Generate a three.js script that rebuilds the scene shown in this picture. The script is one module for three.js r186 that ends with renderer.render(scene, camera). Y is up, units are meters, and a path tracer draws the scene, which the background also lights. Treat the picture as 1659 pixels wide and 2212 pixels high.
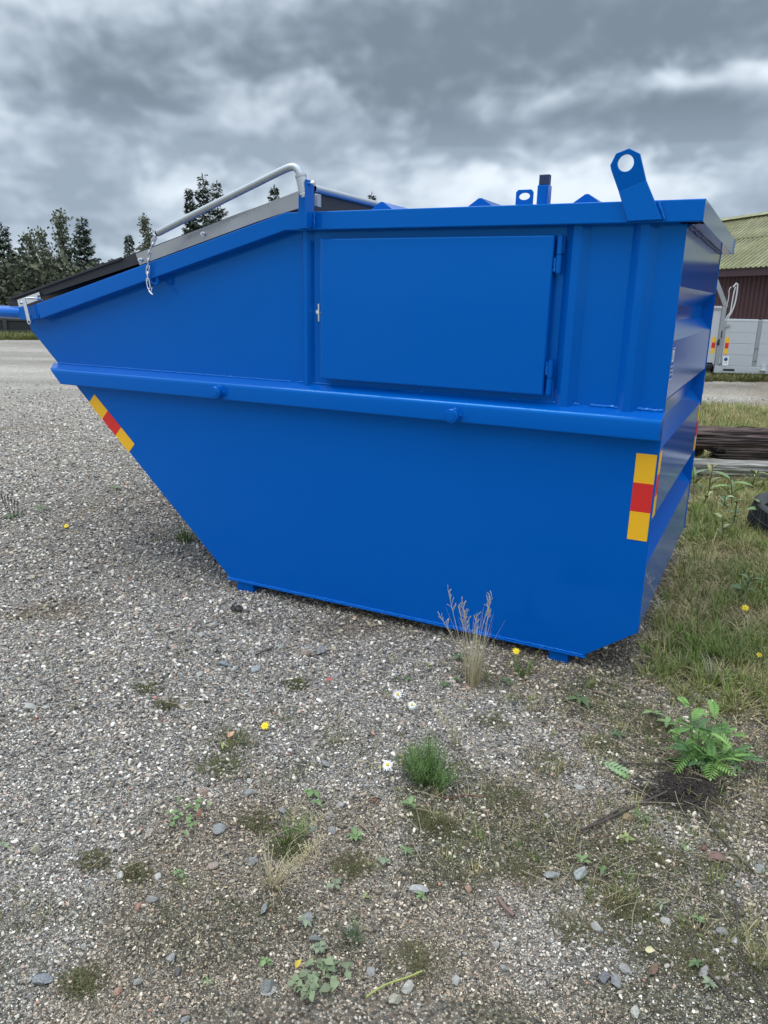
import * as THREE from 'three';
import { mergeGeometries, mergeVertices, toCreasedNormals } from 'three/addons/utils/BufferGeometryUtils.js';
import { ImprovedNoise } from 'three/addons/math/ImprovedNoise.js';

// ------------------------------------------------------------------ camera, sky, sun, exposure
const scene = new THREE.Scene();
const CAM = new THREE.Vector3(0, 1.5, 0), YAW = 0.4612;
const camera = new THREE.PerspectiveCamera(67.82, 768 / 1024, 0.05, 600);
camera.position.copy(CAM);
camera.rotation.set(-0.27324, YAW, 0.02255, 'YXZ');
camera.updateMatrixWorld(true);
const renderer = new THREE.WebGLRenderer({ antialias: true });
renderer.setSize(768, 1024);
renderer.toneMapping = THREE.LinearToneMapping;
renderer.toneMappingExposure = 1.06;
renderer.shadowMap.enabled = true;

const IN = new ImprovedNoise();
function fbm(x, y, z, o) { let a = 0.5, s = 0; for (let i = 0; i < o; i++) { s += a * IN.noise(x, y, z); x = x * 2.03 + 17.1; y = y * 2.03 + 5.3; z = z * 2.03 + 9.7; a *= 0.5; } return s; }
function rng(seed) { let a = seed >>> 0; return () => { a = (a + 0x6D2B79F5) >>> 0; let t = a; t = Math.imul(t ^ (t >>> 15), t | 1); t ^= t + Math.imul(t ^ (t >>> 7), t | 61); return ((t ^ (t >>> 14)) >>> 0) / 4294967296; }; }
const clamp = (v, a, b) => Math.min(b, Math.max(a, v)), lerp = (a, b, t) => a + (b - a) * t, sstep = (a, b, v) => { const t = clamp((v - a) / (b - a), 0, 1); return t * t * (3 - 2 * t); };
// points measured on the photograph (1659 x 2212 grid) become places on known planes of the yard
const FD = 1106 / Math.tan(THREE.MathUtils.degToRad(67.82) / 2);
function ray(px, py) { return new THREE.Vector3((px - 829.5) / FD, -(py - 1106) / FD, -1).applyQuaternion(camera.quaternion).normalize(); }
function gp(px, py, y = 0) { const d = ray(px, py); return CAM.clone().addScaledVector(d, (y - CAM.y) / d.y); }
function az(px, py, z) { const d = ray(px, py); return CAM.clone().addScaledVector(d, (z - CAM.z) / d.z); }
function ad(px, py, r) { const d = ray(px, py); return CAM.clone().addScaledVector(d, r / Math.hypot(d.x, d.z)); }

{ // overcast sky of broken grey cloud, computed by direction
  const W = 2048, H = 1024, data = new Float32Array(W * H * 4);
  const ang = d => [Math.atan2(d.x, -d.z), Math.asin(clamp(d.y, -1, 1))];
  const blobs = [ // centre of a cloud bank (measured), half widths in degrees, strength (+ dark, - bright)
    [1130, 120, 13, 4.0, 0.36], [1540, 50, 11, 5, 0.30], [780, 60, 8, 3, 0.24], [930, 190, 4, 1.5, 0.2], [230, 190, 7.0, 3.2, 0.46], [60, 335, 4, 1.6, 0.14], [340, 325, 5, 1.5, 0.16], [205, 400, 3.4, 1.0, 0.24],
    [620, 325, 5, 1.5, 0.24], [965, 285, 3.0, 1.3, 0.34], [1550, 285, 4.6, 1.7, 0.5], [1240, 275, 3.4, 1.1, 0.26], [1640, 440, 5, 2, 0.28], [760, 225, 3.0, 1.3, 0.30], [540, 130, 5, 2, 0.16], [830, 320, 3, 1, 0.15], [1050, 350, 5, 0.8, 0.12],
    [80, 40, 9, 3.0, -0.12], [520, 215, 3, 0.9, -0.12], [1430, 185, 2.4, 0.9, -0.45], [1600, 170, 3, 0.9, -0.4], [1150, 222, 5, 0.7, -0.2], [1050, 395, 10, 1.4, -0.2], [1430, 385, 6, 1.4, -0.2], [860, 300, 2.0, 0.7, -0.15], [660, 185, 2.6, 0.7, -0.2],
    [480, 265, 3, 0.7, -0.14], [140, 285, 3, 0.6, -0.16], [370, 395, 4, 1.2, -0.18], [150, 500, 9, 2.6, 0.30], [600, 400, 8, 2, 0.18], [1000, 320, 9, 1.6, 0.10], [1550, 400, 4, 1.5, 0.1], [470, 60, 7, 2.5, 0.12], [120, 455, 6, 1.2, 0.1],
  ].map(b => { const [a, e] = ang(ray(b[0], b[1])); return [a, e, b[2] * Math.PI / 180, b[3] * Math.PI / 180, b[4]]; });
  for (let j = 0; j < H; j++) {
    const el = ((j + 0.5) / H - 0.5) * Math.PI, cy = Math.cos(el), sy = Math.sin(el);
    for (let i = 0; i < W; i++) {
      const k = (j * W + i) * 4;
      if (sy < -0.03) { data[k] = 0.26; data[k + 1] = 0.27; data[k + 2] = 0.28; data[k + 3] = 1; continue; }
      const th = ((i + 0.5) / W - 0.5) * 2 * Math.PI, x = cy * Math.cos(th), z = cy * Math.sin(th);
      const st = 1.9 - 0.7 * sstep(0.1, 0.8, sy), px = x * 3.2, py = sy * st * 3.2, pz = z * 3.2;
      const w1 = fbm(px * 2 + 3, py * 2, pz * 2 + 8, 4), w2 = fbm(px * 2 + 31, py * 2 + 4, pz * 2, 4);
      const big = fbm(px * 0.9 + 40, py * 0.9, pz * 0.9, 3), mid = fbm(px * 3.0 + w1 * 0.9, py * 3.0 + w2 * 0.9, pz * 3.0, 5), fine = fbm(px * 9 + w2 * 2, py * 9 + w1, pz * 9 + 7, 4);
      const puff = Math.abs(fbm(px * 5 + w1, py * 5 + w2, pz * 5 + 3, 4));
      let D = 0.385 + 0.06 * big + 0.36 * mid + 0.26 * fine - 0.30 * puff;
      const a = Math.atan2(x, -z) + w1 * 0.055 + fine * 0.025, e = el + w2 * 0.026 + fine * 0.012;
      for (const b of blobs) { let da = a - b[0]; if (da > Math.PI) da -= 2 * Math.PI; if (da < -Math.PI) da += 2 * Math.PI; const q = (da / b[2]) ** 2 + ((e - b[1]) / b[3]) ** 2; if (q < 8) D += b[4] * Math.exp(-q * 0.9) * 1.05; }
      D = D - 0.08 * sstep(0.15, 0.03, sy);
      const t = sstep(0.08, 0.92, clamp(D, 0, 1)), up = sstep(0.33, 0.85, sy);
      const L = lerp(0.90, lerp(0.34, 0.255, sstep(9.5 * Math.PI / 180, 13 * Math.PI / 180, el)), Math.pow(t, 0.8)) * (1 + 1.6 * up);
      data[k] = L * lerp(0.90, 0.79, t); data[k + 1] = L; data[k + 2] = L * lerp(1.10, 1.25, t); data[k + 3] = 1;
    }
  }
  const sky = new THREE.DataTexture(data, W, H, THREE.RGBAFormat, THREE.FloatType);
  sky.mapping = THREE.EquirectangularReflectionMapping; sky.magFilter = THREE.LinearFilter; sky.minFilter = THREE.LinearFilter; sky.needsUpdate = true;
  scene.background = sky; scene.environment = sky;
}
const sun = new THREE.DirectionalLight(0xfff6ea, 1.0);
sun.position.set(-12, 26, -1); sun.target.position.set(-2, 0, -4); sun.castShadow = true; sun.shadow.radius = 50;
sun.shadow.mapSize.set(2048, 2048); Object.assign(sun.shadow.camera, { left: -30, right: 30, top: 30, bottom: -30, near: 1, far: 90 });
scene.add(sun, sun.target);

// ------------------------------------------------------------------ helpers
const names = {};
function numbered(n) { if (!(n in names)) { names[n] = 0; return n; } names[n]++; return n + '_' + String(names[n]).padStart(3, '0'); }
function tag(o, label, category, group, kind) { if (label) o.userData.label = label; if (category) o.userData.category = category; if (group) o.userData.group = group; if (kind) o.userData.kind = kind; return o; }
function thing(name, pos, label, category, group) { const o = new THREE.Group(); o.name = numbered(name); o.position.set(pos.x, pos.y, pos.z); scene.add(o); return tag(o, label, category, group); }
const ORG = new WeakMap();                       // where a thing's own axes start: its geometry below is written in yard coordinates
function base(o) { return ORG.get(o) || new THREE.Vector3(); }
function worldThing(name, pos, label, category, group) { const o = thing(name, pos, label, category, group); ORG.set(o, o.position.clone()); return o; }
function norm(g) { if (g.index) g = g.toNonIndexed(); for (const k of Object.keys(g.attributes)) if (!['position', 'normal', 'uv', 'color'].includes(k)) g.deleteAttribute(k); if (!g.attributes.normal) g.computeVertexNormals(); return g; }
function boxUV(g) { const p = g.attributes.position, n = g.attributes.normal, uv = new Float32Array(p.count * 2); for (let i = 0; i < p.count; i++) { const ax = Math.abs(n.getX(i)), ay = Math.abs(n.getY(i)), az_ = Math.abs(n.getZ(i)); let u, v; if (ay >= ax && ay >= az_) { u = p.getX(i); v = p.getZ(i); } else if (ax >= az_) { u = p.getZ(i); v = p.getY(i); } else { u = p.getX(i); v = p.getY(i); } uv[2 * i] = u; uv[2 * i + 1] = v; } g.setAttribute('uv', new THREE.BufferAttribute(uv, 2)); return g; }
function merge(list, keepUV) { let a = (Array.isArray(list) ? list : [list]).map(norm); const col = a.some(g => g.attributes.color); if (!keepUV) a = a.map(boxUV); a.forEach(g => { if (!g.attributes.uv) boxUV(g); if (col && !g.attributes.color) g.setAttribute('color', new THREE.BufferAttribute(new Float32Array(g.attributes.position.count * 3).fill(1), 3)); }); return a.length > 1 ? mergeGeometries(a) : a[0]; }
function part(name, geos, m, parent, o = {}) { // geometry in the parent thing's yard coordinates (or its own axes if it has none)
  const g = merge(geos, o.keepUV); let root = parent; while (root && !ORG.has(root) && root.parent && root.parent !== scene) root = root.parent;
  const b = root ? base(root) : null; if (b && !o.local) g.translate(-b.x, -b.y, -b.z);
  const mesh = new THREE.Mesh(g, m); mesh.name = parent ? name : numbered(name); mesh.castShadow = mesh.receiveShadow = true; (parent || scene).add(mesh); if (o.kind) mesh.userData.kind = o.kind; if (o.label) mesh.userData.label = o.label; return mesh;
}
const V = (x, y, z) => new THREE.Vector3(x, y, z);
function triGeo(arr) { const g = new THREE.BufferGeometry(); g.setAttribute('position', new THREE.Float32BufferAttribute(arr, 3)); g.computeVertexNormals(); return g; }
function box(x0, x1, y0, y1, z0, z1, bev = 0) { const w = x1 - x0, h = y1 - y0, d = z1 - z0; if (!bev) { const g = new THREE.BoxGeometry(w, h, d); g.translate((x0 + x1) / 2, (y0 + y1) / 2, (z0 + z1) / 2); return g; } const s = new THREE.Shape([new THREE.Vector2(x0 + bev, y0 + bev), new THREE.Vector2(x1 - bev, y0 + bev), new THREE.Vector2(x1 - bev, y1 - bev), new THREE.Vector2(x0 + bev, y1 - bev)]); const g = new THREE.ExtrudeGeometry(s, { depth: d - 2 * bev, bevelEnabled: true, bevelThickness: bev, bevelSize: bev, bevelSegments: 2 }); g.translate(0, 0, z0 + bev); return g; }
function plateXY(pts, z0, z1, bev = 0, holes = []) { const s = new THREE.Shape(pts.map(p => new THREE.Vector2(p[0], p[1]))); holes.forEach(h => { const p = new THREE.Path(); p.absellipse(h[0], h[1], h[2], h[3] || h[2], 0, Math.PI * 2); s.holes.push(p); }); const g = new THREE.ExtrudeGeometry(s, { depth: z1 - z0 - 2 * bev, bevelEnabled: bev > 0, bevelThickness: bev, bevelSize: bev, bevelOffset: -bev, bevelSegments: 2, curveSegments: 24 }); g.translate(0, 0, z0 + bev); return g; }
function rings(list, capped = true) { // joins rings of equal length with flat faces
  const a = []; const n = list[0].length; const tri = (p, q, r) => a.push(p.x, p.y, p.z, q.x, q.y, q.z, r.x, r.y, r.z);
  for (let k = 0; k + 1 < list.length; k++) for (let i = 0; i < n; i++) { const j = (i + 1) % n; tri(list[k][i], list[k][j], list[k + 1][j]); tri(list[k][i], list[k + 1][j], list[k + 1][i]); }
  if (capped) for (const [R, f] of [[list[0], 1], [list[list.length - 1], 0]]) for (let i = 1; i + 1 < n; i++) f ? tri(R[0], R[i + 1], R[i]) : tri(R[0], R[i], R[i + 1]);
  return triGeo(a);
}
function tube(pts, r, seg = 40, rad = 12, closed = false) { return new THREE.TubeGeometry(new THREE.CatmullRomCurve3(pts, closed, 'centripetal'), seg, r, rad, closed); }
function cyl(a, b, r0, r1 = r0, n = 20) { const d = b.clone().sub(a), g = new THREE.CylinderGeometry(r1, r0, d.length(), n); g.applyQuaternion(new THREE.Quaternion().setFromUnitVectors(V(0, 1, 0), d.clone().normalize())); g.translate((a.x + b.x) / 2, (a.y + b.y) / 2, (a.z + b.z) / 2); return g; }
function bead(a, b, r, seed, step = 0.008) { // a run of weld: a thin rope of uneven ripples
  const R = rng(seed), L = a.distanceTo(b), n = Math.max(4, Math.round(L / step)), d = b.clone().sub(a).normalize(), u = Math.abs(d.y) > 0.8 ? V(1, 0, 0) : V(0, 1, 0), s = d.clone().cross(u).normalize(), t = s.clone().cross(d), list = [];
  for (let i = 0; i <= n; i++) { const rr = r * (0.7 + 0.75 * R() * R() + (i % 2) * 0.16), c = a.clone().lerp(b, i / n).addScaledVector(t, (R() - 0.5) * r * 0.5), ring = []; for (let k = 0; k < 6; k++) { const f = k / 6 * Math.PI * 2; ring.push(c.clone().addScaledVector(s, Math.cos(f) * rr).addScaledVector(t, Math.sin(f) * rr)); } list.push(ring); }
  return toCreasedNormals(rings(list), 1.0);
}
// computed textures
function tex(n, fn, srgb, rep = 1, m = n) { const d = new Uint8Array(n * m * 4); for (let j = 0; j < m; j++) for (let i = 0; i < n; i++) { const c = fn(i / n, j / m), k = (j * n + i) * 4; d[k] = clamp(c[0], 0, 255); d[k + 1] = clamp(c[1], 0, 255); d[k + 2] = clamp(c[2], 0, 255); d[k + 3] = 255; } const t = new THREE.DataTexture(d, n, m); t.wrapS = t.wrapT = THREE.RepeatWrapping; t.magFilter = THREE.LinearFilter; t.minFilter = THREE.LinearMipmapLinearFilter; t.generateMipmaps = true; if (srgb) t.colorSpace = THREE.SRGBColorSpace; t.repeat.set(rep, rep); t.needsUpdate = true; return t; }
const tn = (u, v, f, s, o) => { const a = u * Math.PI * 2, b = v * Math.PI * 2, r = f / (2 * Math.PI); return fbm(Math.cos(a) * r + s, Math.sin(a) * r + Math.cos(b) * r * 0.7, Math.sin(b) * r + s * 1.7, o); }; // noise that tiles
const C = (r, g, b) => new THREE.Color().setRGB(r, g, b), S = hex => new THREE.Color(hex);

const orange = tex(256, (u, v) => { const h = 128 + 150 * tn(u, v, 46, 3, 2) + 60 * tn(u, v, 9, 9, 2); return [h, h, h]; }, false, 4);
const brushed = tex(256, (u, v) => { const h = 120 + 110 * fbm(u * 3, v * 60, 3, 3) + 80 * fbm(u * 9, v * 9, 8, 3); return [h, h, h]; }, false, 3);
const smudge = tex(512, (u, v) => { const h = 150 + 190 * tn(u, v, 5, 4, 5) + 40 * tn(u, v, 40, 14, 2); return [h, h, h]; }, false, 0.8);
const M = {
  blue: new THREE.MeshPhysicalMaterial({ color: C(0.0005, 0.110, 0.50), roughness: 0.12, ior: 1.55, specularColor: C(0.12, 0.6, 1.0), bumpMap: orange, bumpScale: 0.00016 }),
  weld: new THREE.MeshPhysicalMaterial({ color: C(0.001, 0.135, 0.54), roughness: 0.2, specularColor: C(0.4, 0.7, 1.0) }),
  galv: new THREE.MeshStandardMaterial({ color: C(0.47, 0.5, 0.52), metalness: 0.9, roughness: 0.46 }),
  zinc: new THREE.MeshStandardMaterial({ color: C(0.78, 0.80, 0.82), metalness: 1, roughness: 0.27, bumpMap: brushed, bumpScale: 0.00008 }),
  alu: new THREE.MeshStandardMaterial({ color: C(0.38, 0.385, 0.39), metalness: 0.85, roughness: 0.5, roughnessMap: smudge, bumpMap: brushed, bumpScale: 0.0002 }),
  plastic: new THREE.MeshStandardMaterial({ color: C(0.022, 0.024, 0.028), roughness: 0.55, bumpMap: orange, bumpScale: 0.0003 }),
  black: new THREE.MeshStandardMaterial({ color: C(0.03, 0.03, 0.033), roughness: 0.7 }),
  yellow: new THREE.MeshStandardMaterial({ color: S('#ffc01c'), roughness: 0.42 }),
  red: new THREE.MeshStandardMaterial({ color: S('#e22a26'), roughness: 0.42 }),
};

// ------------------------------------------------------------------ ground
function fadeFoot(x, z) { const dx = Math.max(0, -2.55 - x, x + 0.3), dz = Math.max(0, -4.9 - z, z + 2.95); return sstep(0.0, 0.5, Math.hypot(dx, dz)); }
function hgt(x, z) { const r = Math.hypot(x, z), near = sstep(30, 8, r); return (0.030 * fbm(x * 0.55 + 3, 1.3, z * 0.55, 3) + near * 0.022 * fbm(x * 3.1, 4.1, z * 3.1 + 7, 3)) * (0.25 + 0.75 * fadeFoot(x, z)) - 0.010 * (1 - fadeFoot(x, z)) + 0.03 * grassMask(x, z) * sstep(0.0, 0.8, fadeFoot(x, z)); }
function grassMask(x, z) { // how far the turf right of the container closes over the gravel
  const n = 0.5 * fbm(x * 1.7 + 9, 0.3, z * 1.7, 3);
  const edge = -2.98 + 0.35 * (x + 0.15), a = sstep(-0.1, 0.3, edge - z + n * 0.6), side = sstep(-0.5, -0.22, x + n * 0.35 + Math.max(0, -z - 5.5) * 0.35);
  return a * side * sstep(-14.2, -11.8, z + n * 2.5) * sstep(9, 6, x);
}
function mossMask(x, z) { const n = fbm(x * 1.9 + 2, 7.7, z * 1.9 + 3, 4), right = sstep(-1.9, -0.2, x + 0.15 * (z + 2)); return sstep(0.02, 0.26, n + 0.20 * right - 0.08) * (0.35 + 0.65 * right) * sstep(-6, -3.4, z); }
const gravelTex = (() => { // close-packed little stones for ground too far to build them
  const n = 1024, cells = 150, R = rng(77), pts = []; for (let j = 0; j < cells; j++) for (let i = 0; i < cells; i++) { const t = R(), v = t < 0.16 ? 70 + 40 * R() : t < 0.78 ? 115 + 60 * R() : 180 + 60 * R(), w = (R() - 0.5) * 18; pts.push([(i + R()) / cells, (j + R()) / cells, v + w, v - 2, v - w * 0.8 - 6, R()]); }
  const color = new Uint8Array(n * n * 4), bump = new Uint8Array(n * n * 4);
  for (let j = 0; j < n; j++) for (let i = 0; i < n; i++) {
    const u = i / n, v = j / n, ci = Math.floor(u * cells), cj = Math.floor(v * cells); let d1 = 9, d2 = 9, best = null;
    for (let b = -1; b <= 1; b++) for (let a = -1; a <= 1; a++) { const p = pts[((cj + b + cells) % cells) * cells + (ci + a + cells) % cells]; let dx = p[0] - u, dy = p[1] - v; dx -= Math.round(dx); dy -= Math.round(dy); const d = (dx * dx + dy * dy) * cells * cells * (0.6 + p[5]); if (d < d1) { d2 = d1; d1 = d; best = p; } else if (d < d2) d2 = d; }
    const e = clamp((Math.sqrt(d2) - Math.sqrt(d1)) * 2.4, 0, 1), soil = [112, 105, 96], k = (j * n + i) * 4, s = sstep(0.05, 0.35, e);
    color[k] = lerp(soil[0], best[2], s); color[k + 1] = lerp(soil[1], best[3], s); color[k + 2] = lerp(soil[2], best[4], s); color[k + 3] = 255; const h = 255 * Math.sqrt(e) * (0.5 + 0.5 * best[5]); bump[k] = bump[k + 1] = bump[k + 2] = h; bump[k + 3] = 255;
  }
  const mk = (d, srgb) => { const t = new THREE.DataTexture(d, n, n); t.wrapS = t.wrapT = THREE.RepeatWrapping; t.magFilter = THREE.LinearFilter; t.minFilter = THREE.LinearMipmapLinearFilter; t.generateMipmaps = true; if (srgb) t.colorSpace = THREE.SRGBColorSpace; t.repeat.set(1 / 0.95, 1 / 0.95); t.needsUpdate = true; return t; };
  return [mk(color, true), mk(bump, false)];
})();
let ground;
{
  const line = (lo, hi, step, far0, far1) => { const a = []; for (let x = lo; x <= hi + 1e-6; x += step) a.push(x); let s = step, x = lo; const l = []; while (x > far0) { s *= 1.055; x -= s; l.push(Math.max(x, far0)); } s = step; x = hi; while (x < far1) { s *= 1.055; x += s; a.push(Math.min(x, far1)); } return l.reverse().concat(a); };
  const xs = line(-4.2, 1.6, 0.03, -220, 200), zs = line(-6.2, -0.5, 0.03, -260, 90), nx = xs.length, nz = zs.length;
  const pos = new Float32Array(nx * nz * 3), col = new Float32Array(nx * nz * 3), uv = new Float32Array(nx * nz * 2), idx = [];
  for (let j = 0; j < nz; j++) for (let i = 0; i < nx; i++) {
    const k = j * nx + i, x = xs[i], z = zs[j]; pos[3 * k] = x; pos[3 * k + 1] = hgt(x, z); pos[3 * k + 2] = z; uv[2 * k] = x + 0.04 * fbm(x * 0.7, 2, z * 0.7, 2); uv[2 * k + 1] = z + 0.3 * fbm(x * 0.3, 5, z * 0.3, 2);
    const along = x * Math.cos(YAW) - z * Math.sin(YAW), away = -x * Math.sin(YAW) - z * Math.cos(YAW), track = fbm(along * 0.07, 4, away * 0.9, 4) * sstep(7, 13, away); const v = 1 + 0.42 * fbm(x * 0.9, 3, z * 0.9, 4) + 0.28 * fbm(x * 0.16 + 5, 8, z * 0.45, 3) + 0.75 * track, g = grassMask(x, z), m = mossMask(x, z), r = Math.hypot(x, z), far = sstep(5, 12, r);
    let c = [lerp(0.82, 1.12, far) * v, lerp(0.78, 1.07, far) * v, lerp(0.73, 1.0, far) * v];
    const dm = dirtMask(x, z); c = [c[0] * (1 - 0.22 * dm), c[1] * (1 - 0.28 * dm), c[2] * (1 - 0.36 * dm)];
    const to = (t, q) => { c = c.map((a, n) => lerp(a, q[n], t)); };
    to(m * 0.85, [0.27, 0.26, 0.16]); to(g * 0.9, [0.26, 0.23, 0.13]);
    col[3 * k] = c[0]; col[3 * k + 1] = c[1]; col[3 * k + 2] = c[2];
  }
  for (let j = 0; j + 1 < nz; j++) for (let i = 0; i + 1 < nx; i++) { const a = j * nx + i, b = a + 1, c = a + nx, d = c + 1; idx.push(a, c, b, b, c, d); }
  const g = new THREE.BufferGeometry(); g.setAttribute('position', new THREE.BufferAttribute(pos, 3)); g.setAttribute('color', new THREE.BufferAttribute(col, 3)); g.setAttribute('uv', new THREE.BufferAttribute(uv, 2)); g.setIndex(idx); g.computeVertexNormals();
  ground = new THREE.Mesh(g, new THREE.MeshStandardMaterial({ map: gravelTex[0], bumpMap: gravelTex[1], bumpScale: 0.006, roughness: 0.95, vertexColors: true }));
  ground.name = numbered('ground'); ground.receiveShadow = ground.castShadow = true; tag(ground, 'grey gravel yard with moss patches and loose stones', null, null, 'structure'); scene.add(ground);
}
function dirtMask(x, z) { return clamp(sstep(0.0, 0.3, fbm(x * 1.1 + 20, 3.3, z * 1.1 + 6, 4) + 0.24 * sstep(-1.9, -0.2, x) + 0.10 * sstep(-1.7, -1.2, z) - 0.22 * sstep(-1.7, -2.5, x)), 0, 1); } // patches of fine brown soil that took in the stones
// stones: crushed shapes shared by all of them
function rock(seed, detail, flat = 0.62, rough = 0.34) { const R = rng(seed), g = mergeVertices(new THREE.IcosahedronGeometry(0.5, detail).deleteAttribute('normal').deleteAttribute('uv')), p = g.attributes.position, cuts = []; for (let i = 0; i < 7; i++) cuts.push([V(R() - 0.5, R() - 0.5, R() - 0.5).normalize(), 0.24 + 0.17 * R()]); const sx = 0.8 + 0.5 * R(), sz = 0.65 + 0.4 * R(); for (let i = 0; i < p.count; i++) { const v = V(p.getX(i), p.getY(i), p.getZ(i)); v.multiplyScalar(1 + rough * (R() - 0.5) * 0.5 + rough * 0.5 * fbm(v.x * 3 + seed, v.y * 3, v.z * 3, 2)); for (const [n, d] of cuts) { const q = v.dot(n); if (q > d) v.addScaledVector(n, d - q); } p.setXYZ(i, v.x * sx, v.y * flat, v.z * sz); } return boxUV(toCreasedNormals(g, 0.25)); }
const PAL = [[0.60, 0.58, 0.53, 5], [0.50, 0.48, 0.45, 8], [0.34, 0.33, 0.32, 16], [0.24, 0.235, 0.235, 16], [0.16, 0.16, 0.165, 13], [0.07, 0.07, 0.072, 12], [0.36, 0.31, 0.26, 9], [0.27, 0.225, 0.185, 8], [0.25, 0.28, 0.30, 4], [0.40, 0.29, 0.25, 2.2], [0.47, 0.22, 0.16, 0.35], [0.42, 0.38, 0.26, 2.2], [0.78, 0.77, 0.72, 7.5]];
const palSum = PAL.reduce((s, p) => s + p[3], 0);
function stoneColor(R) { let t = R() * palSum, p = PAL[0]; for (const q of PAL) { if ((t -= q[3]) < 0) { p = q; break; } } const f = 1.2 * (0.85 + 0.3 * R()), m = (p[0] + p[1] + p[2]) / 3, q = v => Math.min(0.82, lerp(m, v, 0.8) * f); return C(q(p[0]) * 1.06, q(p[1]) * 0.99, q(p[2]) * 0.90); }
const grain = tex(256, (u, v) => { const a = tn(u, v, 30, 5, 3), b = tn(u, v, 7, 9, 3), s = tn(u, v, 90, 2, 1); const h = 205 + 120 * a + 80 * b + (s > 0.22 ? 50 : s < -0.24 ? -90 : 0); return [h, h, h]; }, true, 1);
const underBin = (x, z) => x > -2.42 - 0.0 && x < -0.56 && z < -3.06 && z > -4.79;
{ // the gravel itself
  const R = rng(4), kinds = 6, lists = Array.from({ length: kinds }, () => []);
  const N = 560000, r0 = 1.35, r1 = 15;
  for (let i = 0; i < N; i++) {
    const r = r0 * Math.pow(r1 / r0, R()), ph = YAW + (R() - 0.5) * 1.55 , x = -Math.sin(ph) * r, z = -Math.cos(ph) * r;
    if (underBin(x, z) && z < -3.6) continue;
    const g = grassMask(x, z), m = mossMask(x, z), dm = dirtMask(x, z), keep = R(); if (keep < g * 0.93 || keep < m * 0.62 || keep < dm * 0.22) continue;
    if (R() > sstep(15, 5.5, r)) continue;
    const smin = 0.00128 * r, cap = 0.021, s = Math.min(smin * Math.pow(1 - R() * 0.97, -1 / 2.1), Math.max(cap, smin * 1.6));
    lists[Math.floor(R() * kinds)].push([x, z, s, R() * 6.28, R(), R(), R(), dm]);
  }
  const stuff = new THREE.Group(); stuff.name = 'gravel'; stuff.userData.kind = 'stuff'; ground.add(stuff);
  const q = new THREE.Quaternion(), e = new THREE.Euler(), mt = new THREE.Matrix4(), mat = new THREE.MeshStandardMaterial({ roughness: 0.9 });
  lists.forEach((L, k) => {
    const im = new THREE.InstancedMesh(rock(100 + k, 1, 0.62, 0.6), mat, L.length); im.name = 'gravel_stones'; im.userData.kind = 'stuff'; im.castShadow = im.receiveShadow = true;
    L.forEach(([x, z, s, a, b, c, d, dm], i) => { e.set((b - 0.5) * 0.9, a, (c - 0.5) * 0.9); mt.compose(V(x, hgt(x, z) + s * (0.14 + 0.28 * d), z), q.setFromEuler(e), V(s * (0.9 + 0.5 * b), s, s)); im.setMatrixAt(i, mt); const sc = stoneColor(R); im.setColorAt(i, C(sc.r * (1 - 0.16 * dm), sc.g * (1 - 0.22 * dm), sc.b * (1 - 0.31 * dm))); });
    stuff.add(im);
  });
}
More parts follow.
